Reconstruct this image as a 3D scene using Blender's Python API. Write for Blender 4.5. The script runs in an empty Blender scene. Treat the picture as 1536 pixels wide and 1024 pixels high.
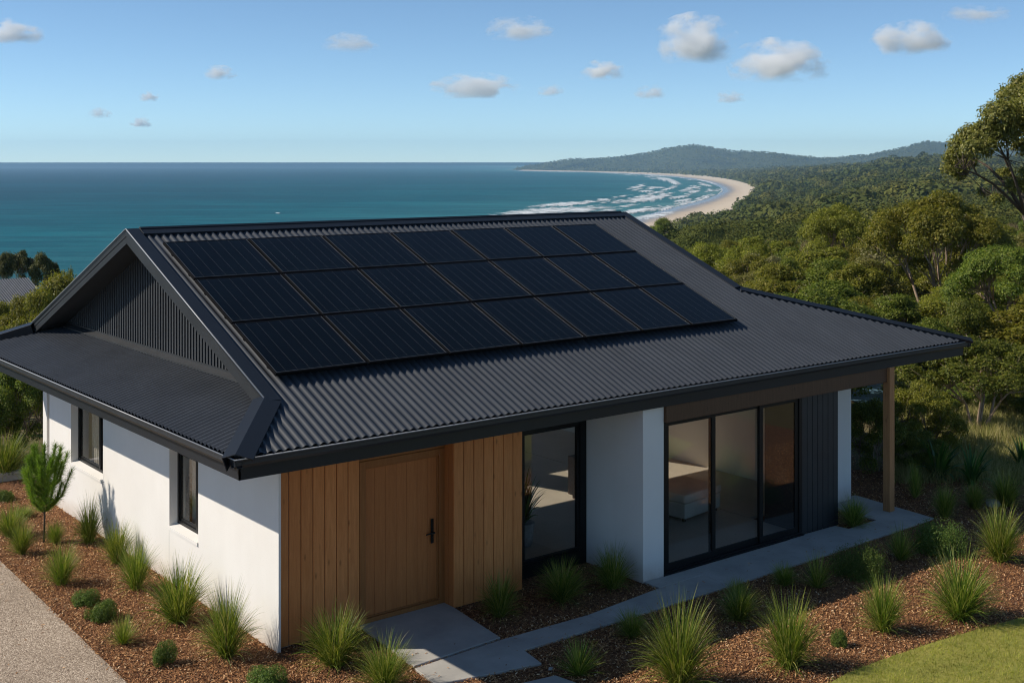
import bpy, bmesh, math, random
import numpy as np
from mathutils import Vector, Matrix, noise as mnoise

S = bpy.context.scene
COL = S.collection
R = math.radians
rnd = random.Random(7)

# ------------------------------------------------------------------ camera
F = 1848.5                       # focal length in photo pixels (photo is 1536 wide)
CAM = Vector((-7.549, -14.485, 6.4))
FW = Vector((0.6191, 0.7853, 0)); RT = Vector((0.7853, -0.6191, 0))
cam_d = bpy.data.cameras.new('camera'); cam = bpy.data.objects.new('camera', cam_d); COL.objects.link(cam)
cam.location = CAM
cam.rotation_euler = (R(90), 0, -math.atan2(FW.x, FW.y))
cam_d.sensor_width = 36; cam_d.lens = F / 1536 * 36
cam_d.shift_y = -(512 - 243) / 1536
cam_d.clip_start = .1; cam_d.clip_end = 300000
S.camera = cam

def at(u, v, D):                 # world point seen at photo pixel (u, v), D metres ahead of the camera
    return CAM + FW * D + RT * ((u - 768) / F * D) + Vector((0, 0, (243 - v) / F * D))
def plan(u, D):
    p = at(u, 243, D); return p.x, p.y
def on_z(u, v, z=0.0):
    return at(u, v, F * (CAM.z - z) / (v - 243))

# ------------------------------------------------------------------ helpers
def tag(o, label=None, cat=None, group=None, kind=None):
    if label: o['label'] = label
    if cat: o['category'] = cat
    if group: o['group'] = group
    if kind: o['kind'] = kind
    return o

def empty(name, loc=(0, 0, 0), rz=0, label=None, cat=None, group=None):
    o = bpy.data.objects.new(name, None); COL.objects.link(o)
    o.location = loc; o.rotation_euler = (0, 0, rz); o.empty_display_size = .2
    return tag(o, label, cat, group)

def link_mesh(name, me, mat, parent=None):
    if mat is not None and not me.materials: me.materials.append(mat)
    o = bpy.data.objects.new(name, me); COL.objects.link(o)
    if parent is not None: o.parent = parent
    return o

class MB:
    def __init__(s): s.v = []; s.f = []
    def add(s, vs, fs):
        b = len(s.v); s.v += [tuple(p) for p in vs]; s.f += [tuple(b + i for i in f) for f in fs]; return s
    def box(s, x0, x1, y0, y1, z0, z1):
        if x0 > x1: x0, x1 = x1, x0
        if y0 > y1: y0, y1 = y1, y0
        if z0 > z1: z0, z1 = z1, z0
        return s.add([(x0,y0,z0),(x1,y0,z0),(x1,y1,z0),(x0,y1,z0),(x0,y0,z1),(x1,y0,z1),(x1,y1,z1),(x0,y1,z1)],
              [(3,2,1,0),(4,5,6,7),(0,1,5,4),(1,2,6,5),(2,3,7,6),(3,0,4,7)])
    def prism(s, poly, z0, z1):       # polygon in xy (counter-clockwise) from z0 to z1
        n = len(poly)
        vs = [(x, y, z0) for x, y in poly] + [(x, y, z1) for x, y in poly]
        fs = [tuple(range(n - 1, -1, -1)), tuple(range(n, 2 * n))] + [(i, (i+1) % n, n + (i+1) % n, n + i) for i in range(n)]
        return s.add(vs, fs)
    def sweep(s, prof0, prof1):       # closed profile loops joined
        n = len(prof0); vs = list(prof0) + list(prof1)
        fs = [(i, (i+1) % n, n + (i+1) % n, n + i) for i in range(n)] + [tuple(range(n-1, -1, -1)), tuple(range(n, 2*n))]
        return s.add(vs, fs)
    def tube(s, pts, rad, n=6, cap=True):
        pts = [Vector(p) for p in pts]; rings = []; up = Vector((.31, .17, .93))
        for i, p in enumerate(pts):
            d = (pts[min(i+1, len(pts)-1)] - pts[max(i-1, 0)]).normalized()
            a = d.cross(up)
            if a.length < .05: a = d.cross(Vector((1, 0, 0)))
            a.normalize(); b = d.cross(a); r = rad[i] if hasattr(rad, '__len__') else rad
            rings.append([p + (a * math.cos(2*math.pi*k/n) + b * math.sin(2*math.pi*k/n)) * r for k in range(n)])
        vs = [p for rg in rings for p in rg]; fs = []
        for i in range(len(pts) - 1):
            for k in range(n):
                k2 = (k+1) % n; fs.append((i*n+k, i*n+k2, (i+1)*n+k2, (i+1)*n+k))
        if cap: fs += [tuple(range(n-1, -1, -1)), tuple((len(pts)-1)*n + k for k in range(n))]
        return s.add(vs, fs)
    def mesh(s, name, bevel=0, smooth=False, seg=1):
        me = bpy.data.meshes.new(name); me.from_pydata(s.v, [], s.f)
        bm = bmesh.new(); bm.from_mesh(me)
        bmesh.ops.recalc_face_normals(bm, faces=bm.faces[:])
        if bevel: bmesh.ops.bevel(bm, geom=bm.edges[:], offset=bevel, segments=seg, affect='EDGES', profile=.6)
        bm.to_mesh(me); bm.free()
        if smooth: me.polygons.foreach_set('use_smooth', [True] * len(me.polygons))
        return me
    def build(s, name, mat, parent=None, bevel=0, smooth=False, seg=1):
        return link_mesh(name, s.mesh(name, bevel, smooth, seg), mat, parent)

def np_mesh(name, V, Q, smooth=False, attrs=None):
    """quads from numpy arrays"""
    me = bpy.data.meshes.new(name)
    V = np.asarray(V, np.float32); Q = np.asarray(Q, np.int32); n = len(Q); k = Q.shape[1]
    me.vertices.add(len(V)); me.vertices.foreach_set('co', V.ravel())
    me.loops.add(n * k); me.loops.foreach_set('vertex_index', Q.ravel())
    me.polygons.add(n); me.polygons.foreach_set('loop_start', np.arange(0, n * k, k, dtype=np.int32))
    if smooth: me.polygons.foreach_set('use_smooth', np.ones(n, bool))
    for nm, a in (attrs or {}).items():
        at_ = me.attributes.new(nm, 'FLOAT', 'POINT'); at_.data.foreach_set('value', np.asarray(a, np.float32))
    me.update(calc_edges=True); me.validate(); return me

# ------------------------------------------------------------------ materials
class NT:
    def __init__(s, name):
        s.m = bpy.data.materials.new(name); s.m.use_nodes = True; s.t = s.m.node_tree; s.t.nodes.clear()
        s.out = s.n('ShaderNodeOutputMaterial')
    def n(s, kind, **kw):
        nd = s.t.nodes.new(kind)
        for k, v in kw.items():
            if k in nd.inputs.keys() if isinstance(k, str) else False: pass
            setattr(nd, k, v)
        return nd
    def l(s, a, b): s.t.links.new(a, b)
    def val(s, sock, v):
        if hasattr(v, 'is_output') or hasattr(v, 'links'): s.l(v, sock)
        else: sock.default_value = v
    def coord(s, which='Object', scale=(1, 1, 1), rot=(0, 0, 0)):
        tc = s.n('ShaderNodeTexCoord'); mp = s.n('ShaderNodeMapping')
        mp.inputs['Scale'].default_value = scale; mp.inputs['Rotation'].default_value = rot
        s.l(tc.outputs[which], mp.inputs['Vector']); return mp.outputs['Vector']
    def geo(s, out): return s.n('ShaderNodeNewGeometry').outputs[out]
    def world(s, scale=(1, 1, 1)):
        mp = s.n('ShaderNodeMapping'); mp.inputs['Scale'].default_value = scale
        s.l(s.geo('Position'), mp.inputs['Vector']); return mp.outputs['Vector']
    def noise(s, vec, scale, detail=4, rough=.55):
        nd = s.n('ShaderNodeTexNoise'); s.l(vec, nd.inputs['Vector'])
        nd.inputs['Scale'].default_value = scale; nd.inputs['Detail'].default_value = detail; nd.inputs['Roughness'].default_value = rough
        return nd.outputs['Fac']
    def ramp(s, fac, stops):
        nd = s.n('ShaderNodeValToRGB'); s.val(nd.inputs['Fac'], fac); cr = nd.color_ramp
        while len(cr.elements) < len(stops): cr.elements.new(.5)
        for e, (p, c) in zip(cr.elements, stops):
            e.position = p; e.color = (*c, 1) if len(c) == 3 else c
        return nd.outputs['Color']
    def mix(s, fac, a, b, mode='MIX'):
        nd = s.n('ShaderNodeMix', data_type='RGBA', blend_type=mode); s.val(nd.inputs[0], fac)
        for sk, v in ((nd.inputs[6], a), (nd.inputs[7], b)):
            if isinstance(v, tuple): v = (*v, 1) if len(v) == 3 else v
            s.val(sk, v)
        return nd.outputs[2]
    def math(s, op, a, b=0.0, c=None, clamp=False):
        nd = s.n('ShaderNodeMath', operation=op, use_clamp=clamp); s.val(nd.inputs[0], a); s.val(nd.inputs[1], b)
        if c is not None: s.val(nd.inputs[2], c)
        return nd.outputs[0]
    def bump(s, h, strength=.3, dist=.01):
        nd = s.n('ShaderNodeBump'); s.l(h, nd.inputs['Height']); nd.inputs['Strength'].default_value = strength; nd.inputs['Distance'].default_value = dist
        return nd.outputs['Normal']
    def pbr(s, color, rough=.5, metal=0, normal=None, spec=.5, coat=0):
        b = s.n('ShaderNodeBsdfPrincipled')
        if isinstance(color, tuple): color = (*color, 1) if len(color) == 3 else color
        s.val(b.inputs['Base Color'], color); s.val(b.inputs['Roughness'], rough); s.val(b.inputs['Metallic'], metal)
        b.inputs['Specular IOR Level'].default_value = spec; b.inputs['Coat Weight'].default_value = coat
        if normal is not None: s.l(normal, b.inputs['Normal'])
        return b.outputs[0]
    def done(s, sh): s.l(sh, s.out.inputs['Surface']); return s.m

M = {}
def m_noise(name, c1, c2, scale, rough, bump=.2, bd=.004, spec=.5, detail=5, fine=None, metal=0):
    t = NT(name); v = t.world(); f = t.noise(v, scale, detail)
    col = t.ramp(f, [(.3, c1), (.7, c2)])
    h = t.noise(v, fine or scale * 6, 3)
    M[name] = t.done(t.pbr(col, rough, metal, t.bump(h, bump, bd), spec)); return M[name]

def roof_metal(name, c, rough, var=.15, spec=.5):
    t = NT(name); v = t.world()
    f = t.noise(v, 1.3, 5); g = t.noise(t.world((14, 1.2, 1)), 2.0, 4)
    f2 = t.math('MULTIPLY_ADD', g, .5, t.math('MULTIPLY', f, .5))
    lo = tuple(x * (1 - var) for x in c); hi = tuple(x * (1 + var) for x in c)
    rr = t.math('MULTIPLY_ADD', t.noise(v, 3.0, 4), .14, rough - .07)
    M[name] = t.done(t.pbr(t.ramp(f2, [(.35, lo), (.65, hi)]), rr, 0.0, None, spec))
roof_metal('roof_metal', (.042, .047, .056), .42, .15, .4)
roof_metal('trim_metal', (.013, .0158, .021), .40, .08, .32)
roof_metal('gutter_lit_metal', (.028, .031, .037), .38, .08, .4)  # lighter than the trim, paints the shading step between gutter and fascia
roof_metal('bead_highlight', (.30, .31, .33), .35, .05)  # pale colour paints a bright highlight line along the edges
roof_metal('gable_metal', (.026, .0275, .030), .5, .15, .25)
roof_metal('gable_clad', (.050, .052, .056), .5, .15, .3)
m_noise('soffit', (.03, .031, .033), (.036, .037, .04), 2, .7)
m_noise('frame_black', (.006, .0065, .007), (.008, .0085, .009), 3, .4, .03, spec=.25)
m_noise('dark_board', (.013, .0155, .019), (.019, .022, .026), 5, .5, .15)
m_noise('chrome', (.35, .35, .36), (.42, .42, .42), 9, .3, .02, metal=1)

# white render with trowel texture and faint weathering
t = NT('white_render'); v = t.world()
f = t.noise(v, 1.1, 6); st = t.noise(t.world((3.5, 3.5, .35)), 1.6, 5)
col = t.mix(t.math('MULTIPLY', st, .35), t.ramp(f, [(.3, (.77, .735, .69)), (.7, (.83, .80, .76))]), (.70, .68, .64))
z = t.n('ShaderNodeSeparateXYZ'); t.l(t.geo('Position'), z.inputs[0])
dirt = t.math('MULTIPLY', t.math('SUBTRACT', 1.0, t.math('MULTIPLY', z.outputs[2], 3.2), clamp=True), t.math('MULTIPLY', t.noise(v, 6, 6, .7), 1.5), clamp=True)
col = t.mix(t.math('MULTIPLY', dirt, .75), col, (.46, .36, .27))
M['white_render'] = t.done(t.pbr(col, .8, 0, t.bump(t.noise(v, 55, 4), .25, .004), .25))

# timber
def timber(name, dark, light, tone=.35, knots=True):
    t = NT(name); rp = t.geo('Random Per Island')
    cv = t.n('ShaderNodeCombineXYZ'); t.l(t.math('MULTIPLY', rp, 37.0), cv.inputs[0]); t.l(t.math('MULTIPLY', rp, 91.0), cv.inputs[2])
    ad = t.n('ShaderNodeVectorMath', operation='ADD'); t.l(t.world((16, 16, 1.1)), ad.inputs[0]); t.l(cv.outputs[0], ad.inputs[1])
    g = t.noise(ad.outputs[0], 2.2, 7, .62)
    g2 = t.noise(ad.outputs[0], 9.0, 3, .6)
    f = t.math('MULTIPLY_ADD', g2, .3, t.math('MULTIPLY', g, .7))
    col = t.ramp(f, [(.28, dark), (.5, tuple((a + b) / 2 for a, b in zip(dark, light))), (.72, light)])
    col = t.mix(t.math('MULTIPLY', t.math('SUBTRACT', rp, .25, clamp=True), tone), col, tuple(x * .62 for x in dark))
    if knots:
        vo = t.n('ShaderNodeTexVoronoi'); vo.inputs['Scale'].default_value = 1.0
        ad2 = t.n('ShaderNodeVectorMath', operation='ADD'); t.l(t.world((7, 7, 2.6)), ad2.inputs[0]); t.l(cv.outputs[0], ad2.inputs[1])
        t.l(ad2.outputs[0], vo.inputs['Vector'])
        k = t.math('SUBTRACT', 1.0, t.math('MULTIPLY', vo.outputs['Distance'], 6.5), clamp=True)
        col = t.mix(t.math('MULTIPLY', k, .75), col, tuple(x * .3 for x in dark))
    M[name] = t.done(t.pbr(col, .55, 0, t.bump(f, .25, .003), .3))
timber('cedar', (.54, .18, .045), (.80, .325, .105))
timber('door_timber', (.40, .13, .034), (.54, .20, .058), .1, False)
timber('post_timber', (.36, .165, .065), (.54, .27, .115), .2)
timber('frame_timber', (.27, .095, .024), (.38, .15, .042), .1, False)
timber('shaded_beam_timber', (.085, .044, .022), (.14, .075, .04), .2)  # darker than the post: shade under the fascia put into the colour
timber('dark_wood', (.05, .03, .02), (.09, .055, .035), .2, False)

# concrete
t = NT('concrete'); v = t.world()
f = t.noise(v, 1.7, 8, .6); f2 = t.noise(v, 30, 4)
col = t.mix(t.math('MULTIPLY', f2, .35), t.ramp(f, [(.3, (.34, .32, .29)), (.55, (.43, .41, .37)), (.75, (.50, .47, .43))]), (.30, .28, .25))
M['concrete'] = t.done(t.pbr(col, .85, 0, t.bump(f2, .3, .004), .25))
# exposed aggregate drive
t = NT('aggregate'); v = t.world()
vo = t.n('ShaderNodeTexVoronoi'); vo.inputs['Scale'].default_value = 55; t.l(v, vo.inputs['Vector'])
sp = t.n('ShaderNodeSeparateColor'); t.l(vo.outputs['Color'], sp.inputs[0])
col = t.ramp(sp.outputs[0], [(0, (.21, .155, .11)), (.35, (.34, .265, .195)), (.7, (.43, .34, .255)), (1, (.60, .49, .38))])
col = t.mix(t.math('MULTIPLY', t.math('SUBTRACT', t.noise(v, .55, 7, .65), .42, clamp=True), 3.0, clamp=True), col, t.mix(1.0, col, (.74, .72, .70), 'MULTIPLY'))
h = t.math('SUBTRACT', 1.0, vo.outputs['Distance'])
M['aggregate'] = t.done(t.pbr(col, .85, 0, t.bump(h, .9, .008), .25))
# bark mulch (soil under the chips, and the chips)
t = NT('mulch_soil'); v = t.world()
vo = t.n('ShaderNodeTexVoronoi'); vo.inputs['Scale'].default_value = 38; t.l(v, vo.inputs['Vector'])
sp = t.n('ShaderNodeSeparateColor'); t.l(vo.outputs['Color'], sp.inputs[0])
col = t.ramp(sp.outputs[0], [(0, (.09, .038, .018)), (.5, (.19, .085, .04)), (1, (.31, .16, .08))])
M['mulch_soil'] = t.done(t.pbr(col, .95, 0, t.bump(vo.outputs['Distance'], 1, .03), .15))
t = NT('bark_chips'); rp = t.geo('Random Per Island')
col = t.ramp(rp, [(0, (.13, .056, .020)), (.3, (.27, .122, .046)), (.6, (.42, .20, .080)), (.85, (.57, .31, .14)), (.97, (.72, .49, .27)), (1, (.80, .61, .40))])
M['bark_chips'] = t.done(t.pbr(col, .85, 0, None, .2))
m_noise('lawn_soil', (.20, .21, .03), (.30, .27, .055), 3, .95, .4)
m_noise('rock', (.22, .21, .20), (.36, .34, .32), 8, .85, .5, .02)
m_noise('ground_soil', (.10, .085, .045), (.075, .085, .03), .7, .95, .4, .02)
m_noise('fabric', (.52, .49, .45), (.60, .57, .53), 6, .95, .3)
m_noise('inner_wall', (.80, .73, .63), (.84, .78, .69), 2, .9, .05)
m_noise('inner_floor', (.50, .44, .37), (.60, .53, .45), 1.5, .45, .05)

# leaves and blades
def leaf_mat(name, stops, trans=.3, rough=.55, objvar=.25, spec=.3):
    t = NT(name); rp = t.geo('Random Per Island')
    col = t.ramp(rp, stops)
    oi = t.n('ShaderNodeObjectInfo')
    hs = t.n('ShaderNodeHueSaturation'); t.l(col, hs.inputs['Color'])
    t.l(t.math('MULTIPLY_ADD', oi.outputs['Random'], objvar * .16, .5 - objvar * .08), hs.inputs['Hue'])
    t.l(t.math('MULTIPLY_ADD', oi.outputs['Random'], objvar * 1.6, 1 - objvar * .8), hs.inputs['Value'])
    hs.inputs['Saturation'].default_value = 1
    c = hs.outputs['Color']
    p = t.pbr(c, rough, 0, None, spec)
    tr = t.n('ShaderNodeBsdfTranslucent'); t.l(t.mix(1.0, c, (1.0, 1.05, .55), 'MULTIPLY'), tr.inputs['Color'])
    mx = t.n('ShaderNodeMixShader'); mx.inputs[0].default_value = trans; t.l(p, mx.inputs[1]); t.l(tr.outputs[0], mx.inputs[2])
    M[name] = t.done(mx.outputs[0])
leaf_mat('blade', [(0, (.06, .12, .014)), (.35, (.14, .215, .024)), (.7, (.27, .315, .045)), (.93, (.44, .42, .11)), (1, (.52, .43, .20))], .35, .45, .12)
leaf_mat('strap_blade', [(0, (.03, .09, .016)), (.6, (.07, .15, .028)), (1, (.15, .22, .045))], .25, .35, .1)
leaf_mat('fine_shrub', [(0, (.06, .12, .02)), (.6, (.13, .205, .035)), (1, (.23, .28, .06))], .3, .55, .12)
leaf_mat('pine_needle', [(0, (.08, .17, .018)), (.6, (.20, .32, .035)), (1, (.34, .43, .06))], .35, .5, .05)
leaf_mat('lawn_blade', [(0, (.20, .24, .02)), (.5, (.32, .33, .04)), (.9, (.42, .37, .08)), (1, (.50, .40, .15))], .3, .6, 0)
leaf_mat('dry_grass', [(0, (.17, .19, .04)), (.5, (.33, .31, .10)), (1, (.55, .45, .22))], .3, .6, 0)
leaf_mat('leaf_olive', [(0, (0.107, 0.122, 0.017)), (0.5, (0.213, 0.222, 0.029)), (0.9, (0.327, 0.309, 0.044)), (1, (0.402, 0.338, 0.073))], .45, .5, .18)
leaf_mat('leaf_green', [(0, (0.069, 0.105, 0.016)), (0.5, (0.15, 0.192, 0.029)), (0.9, (0.264, 0.286, 0.046)), (1, (0.339, 0.314, 0.073))], .45, .5, .18)
leaf_mat('leaf_gum', [(0, (0.094, 0.1, 0.024)), (0.5, (0.201, 0.197, 0.046)), (0.9, (0.314, 0.286, 0.079)), (1, (0.415, 0.338, 0.134))], .4, .45, .1)
leaf_mat('leaf_grey', [(0, (.12, .105, .045)), (.5, (.20, .175, .08)), (1, (.30, .25, .13))], .3, .6, .3)
leaf_mat('leaf_casuarina', [(0, (.055, .06, .018)), (.5, (.10, .105, .03)), (1, (.16, .155, .05))], .25, .6, .2)
m_noise('bark', (.16, .115, .08), (.30, .23, .17), 9, .9, .5, .02)
m_noise('pale_bark', (.27, .185, .125), (.44, .33, .24), 6, .85, .4, .02)
m_noise('dark_bark', (.06, .045, .032), (.12, .09, .065), 9, .9, .5, .02)

lt = M['lawn_blade'].node_tree; hs = [n_ for n_ in lt.nodes if n_.type == 'HUE_SAT'][0]
gp_ = lt.nodes.new('ShaderNodeNewGeometry'); no_ = lt.nodes.new('ShaderNodeTexNoise'); no_.inputs['Scale'].default_value = 2.2; no_.inputs['Detail'].default_value = 5
lt.links.new(gp_.outputs['Position'], no_.inputs['Vector']); rm_ = lt.nodes.new('ShaderNodeMapRange'); rm_.inputs[1].default_value = .3; rm_.inputs[2].default_value = .7; rm_.inputs[3].default_value = .62; rm_.inputs[4].default_value = 1.3
lt.links.new(no_.outputs['Fac'], rm_.inputs[0]); lt.links.new(rm_.outputs[0], hs.inputs['Value'])
# glass
t = NT('glass')
fr = t.n('ShaderNodeFresnel'); t.l(t.math('ADD', 1.55, t.math('MULTIPLY', t.geo('Backfacing'), 1 / 1.55 - 1.55)), fr.inputs['IOR'])
tp = t.n('ShaderNodeBsdfTransparent'); tp.inputs[0].default_value = (.95, .95, .93, 1)
gl = t.n('ShaderNodeBsdfGlossy'); gl.inputs['Roughness'].default_value = .004; gl.inputs[0].default_value = (.95, .95, .95, 1)
mx = t.n('ShaderNodeMixShader'); t.l(t.math('MULTIPLY', fr.outputs[0], 1.15, clamp=True), mx.inputs[0]); t.l(tp.outputs[0], mx.inputs[1]); t.l(gl.outputs[0], mx.inputs[2])
M['glass'] = t.done(mx.outputs[0])

# solar cells: near-black glass over cells, fine bus wires running up the slope
t = NT('solar_cells'); co = t.n('ShaderNodeTexCoord'); sx = t.n('ShaderNodeSeparateXYZ'); t.l(co.outputs['Object'], sx.inputs[0])
ln = t.math('ABSOLUTE', t.math('SUBTRACT', t.math('FRACT', t.math('MULTIPLY', sx.outputs[0], 5.6)), .5))
ln = t.math('GREATER_THAN', t.math('SUBTRACT', ln, t.math('MULTIPLY', t.noise(t.coord('Object', (3, 2, 1)), 3, 3), .004)), .4905)
ln2 = t.math('GREATER_THAN', t.math('ABSOLUTE', t.math('SUBTRACT', t.math('FRACT', t.math('MULTIPLY', sx.outputs[0], 28.0)), .5)), .475)
wv = t.noise(t.coord('Object', (1, .6, 1)), 2.3, 3)
ci = t.ramp(wv, [(.35, (.0012, .0018, .0022)), (.65, (.0020, .0034, .0048))])
col = t.mix(t.math('MULTIPLY', ln2, .06), ci, (.04, .05, .06))
col = t.mix(t.math('MULTIPLY', ln, .30), col, (.30, .28, .25))
M['solar_cells'] = t.done(t.pbr(col, .14, 0, None, .15))
m_noise('panel_frame', (.003, .003, .0035), (.005, .005, .006), 6, .6, .02, spec=.08)
m_noise('panel_edge', (.07, .077, .085), (.09, .098, .108), 6, .4, .02)

# ------------------------------------------------------------------ house
house = empty('house', (0, 0, 0), 0, 'single storey white rendered house with charcoal corrugated roof and timber clad entry', 'house')
ZE = 2.92; EX0 = -1.19; EX1 = 14.30; EY0 = -1.20; YR = 4.53; ZR = 5.29; XB = -.306; XB2 = 10.46
SL = (ZR - ZE) / (YR - EY0)                 # main pitch
EY1 = 2 * YR - EY0
zf = lambda y: ZE + SL * (min(y, 2 * YR - y) - EY0)
YJ = -.196; YK = 1.333                       # barge foot at the gable end, and where the far hip begins
nf = Vector((0, -SL, 1)).normalized(); nb = Vector((0, SL, 1)).normalized()
PER = .12; AMP = .016
def corrugated(name, parent, lines, nrm, mat):
    """lines: list of (s, low point, high point) – one row of vertices along each flute line"""
    V = []; Q = []
    for i, (s, a, b) in enumerate(lines):
        off = nrm * (AMP * math.cos(2 * math.pi * s / PER) + AMP)
        V += [a + off, b + off]
        if i: j = 2 * i; Q.append((j - 2, j, j + 1, j - 1))
    me = np_mesh(name, np.array([tuple(p) for p in V]), Q, True)
    return link_mesh(name, me, mat, parent)
roof = None
def slope_lines(y_of_low, top_y, x0, x1, side):
    L = []; n = int((x1 - x0) / (PER / 10)); 
    for i in range(n + 1):
        x = x0 + (x1 - x0) * i / n; ylo = y_of_low(x); yhi = top_y(x)
        if yhi < ylo + .004: yhi = ylo + .004
        P = lambda y: Vector((x, y if side > 0 else 2 * YR - y, zf(y)))
        L.append((x, P(ylo), P(yhi)))
    return L
def top_y(x):
    if x < XB: return EY0 + (x - EX0) / (XB - EX0) * (YJ - EY0)
    if x <= XB2: return YR
    return YK + (x - XB2) / (EX1 - XB2) * (EY0 - YK)
front = corrugated('roof', house, slope_lines(lambda x: EY0 + .035, top_y, EX0 + .06, EX1 - .06, 1), nf, M['roof_metal'])
roof = front
SKY0, SKY1 = 2 * YR - 7.7, 2 * YR - 6.2            # unseen roof windows added on the back slope to brighten the interior (mirrored y)
for (xa, xb_, parts_) in ((EX0 + .06, 1.3, 0), (1.3, 3.7, 1), (3.7, 4.5, 0), (4.5, 7.1, 1), (7.1, EX1 - .06, 0)):
    if parts_ == 0: corrugated('back_slope', roof, slope_lines(lambda x: EY0 + .035, top_y, xa, xb_, -1), nb, M['roof_metal'])
    else:
        corrugated('back_slope', roof, slope_lines(lambda x: EY0 + .035, lambda x: SKY0, xa, xb_, -1), nb, M['roof_metal'])
        corrugated('back_slope', roof, slope_lines(lambda x: SKY1, lambda x: YR, xa, xb_, -1), nb, M['roof_metal'])
        rw = MB()
        P = lambda x, y, h: Vector((x, 2 * YR - y, zf(y))) + nb * h
        for (q0, q1, r0_, r1_) in ((xa, xb_, SKY0, SKY0 + .06), (xa, xb_, SKY1 - .06, SKY1), (xa, xa + .06, SKY0 + .06, SKY1 - .06), (xb_ - .06, xb_, SKY0 + .06, SKY1 - .06)):
            rw.sweep([P(q0, r0_, -.05), P(q1, r0_, -.05), P(q1, r0_, .09), P(q0, r0_, .09)], [P(q0, r1_, -.05), P(q1, r1_, -.05), P(q1, r1_, .09), P(q0, r1_, .09)])
        rwf = rw.build('added_roof_window', M['frame_black'], roof)  # added out of view to let sun into the rooms
        gp = MB(); gp.sweep([P(xa + .06, SKY0 + .06, .03), P(xb_ - .06, SKY0 + .06, .03), P(xb_ - .06, SKY0 + .06, .04), P(xa + .06, SKY0 + .06, .04)], [P(xa + .06, SKY1 - .06, .03), P(xb_ - .06, SKY1 - .06, .03), P(xb_ - .06, SKY1 - .06, .04), P(xa + .06, SKY1 - .06, .04)])
        rwf.parent = house; gp.build('pane', M['glass'], rwf)
# left hip skirt below the gable
GX = .19; SLH = .29; zh = lambda x: ZE + SLH * (x - EX0)
nh = Vector((-SLH, 0, 1)).normalized()
L = []
n = int((EY1 - EY0) / (PER / 10))
for i in range(n + 1):
    y = EY0 + .05 + (EY1 - EY0 - .1) * i / n
    e = min(y - EY0, EY1 - y); xt = min(GX, EX0 + e / (YJ - EY0) * (XB - EX0)); xl = EX0 + .035
    xt = max(xt, xl + .003)
    L.append((y, Vector((xl, y, zh(xl))), Vector((xt, y, zh(xt)))))
corrugated('hip_skirt', roof, L, nh, M['roof_metal'])
# far end: low hip and small gable above it (out of sight from the front, closes the roof)
mb = MB(); zk = zf(YK)
mb.add([(EX1, EY0, ZE), (EX1, EY1, ZE), (XB2, 2 * YR - YK, zk), (XB2, YK, zk)], [(0, 1, 2, 3)])
mb.add([(XB2 - .02, YK, zk), (XB2 - .02, 2 * YR - YK, zk), (XB2 - .02, YR, ZR)], [(0, 1, 2)])
mb.build('far_hip_end', M['roof_metal'], roof)

# caps: two raised wings along a line with turned-down lips
def cap(name, p0, p1, wa, wb, na, nb_, width, lift=.055, parent=None, mat=None, wB=None, lipB=.045):
    p0, p1 = Vector(p0), Vector(p1); wB = width if wB is None else wB
    def prof(p):
        t0 = p + (na + nb_).normalized() * (lift + .012)
        a1 = p + wa * width + na * lift; a2 = a1 - na * .045; b1 = p + wb * wB + nb_ * lift; b2 = b1 - nb_ * lipB
        i_a = p + wa * (width - .012) + na * (lift - .012); i_b = p + wb * (wB - .012) + nb_ * (lift - .012)
        ti = t0 - Vector((0, 0, .014))
        return [a2, a1, t0, b1, b2, b2 - wb * .012, i_b, ti, i_a, a2 - wa * .012]
    return MB().sweep(prof(p0), prof(p1)).build(name, mat or M['trim_metal'], parent, .0015)
wf = Vector((0, -1, -SL)).normalized(); wbk = Vector((0, 1, -SL)).normalized()
cap('ridge_cap', (XB + .22, YR, ZR), (XB2 - .1, YR, ZR), wf, wbk, nf, nb, .17, .05, roof)
cap('ridge_roll', (XB + .22, YR, ZR + .05), (XB2 - .1, YR, ZR + .05), wf, wbk, nf, nb, .035, .02, roof)
# barge (verge) at the near gable: flat capping on the slope + deep board facing out
for side, nm_s in ((1, nf), (-1, nb)):
    y0 = YJ - .06 if side > 0 else 2 * YR - YJ + .06
    P0 = Vector((XB, y0, ZE + SL * ((y0 if side > 0 else 2*YR - y0) - EY0))); P1 = Vector((XB, YR, ZR))
    mb = MB(); up = nm_s
    def prof(p):
        o = p + up * .062; i = p + Vector((.20, 0, 0)) + up * .062
        return [o, i, i - up * .05, i - up * .05 - Vector((.012, 0, 0)), i - up * .012 - Vector((.012, 0, 0)), o - up * .012 + Vector((.02, 0, 0)), o - up * .05 + Vector((.02, 0, 0)), o - up * .05]
    mb.sweep(prof(P0), prof(P1 + Vector((0, 0, 0))))
    mb.build('barge_capping', M['trim_metal'], roof, .0015)
    # barge board: two stepped boards
    mb = MB()
    def brd(p, x0, x1, d0, d1): 
        return [p + Vector((x0, 0, d0)), p + Vector((x1, 0, d0)), p + Vector((x1, 0, d1)), p + Vector((x0, 0, d1))]
    mb.sweep(brd(P0, .004, .03, .05, -.06), brd(P1, .004, .03, .05, -.06))
    mb.sweep(brd(P0, .012, .045, -.062, -.175), brd(P1, .012, .045, -.062, -.175))
    mb.build('barge_board', M['gable_metal'], roof)
    # edge bead in a pale colour that paints the highlight
    MB().tube([P0 + Vector((-.002, 0, .056)) , P1 + Vector((-.002, 0, .056))], .009, 8).build('edge_bead', M['bead_highlight'], roof, smooth=True)
    # gable soffit
    mb = MB(); a = P0 + Vector((.045, 0, -.15)); b = P1 + Vector((.045, 0, -.15))
    mb.add([a, (GX, a.y, a.z), (GX, b.y, b.z), b], [(0, 1, 2, 3)])
    mb.build('gable_soffit', M['soffit'], roof)
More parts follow.
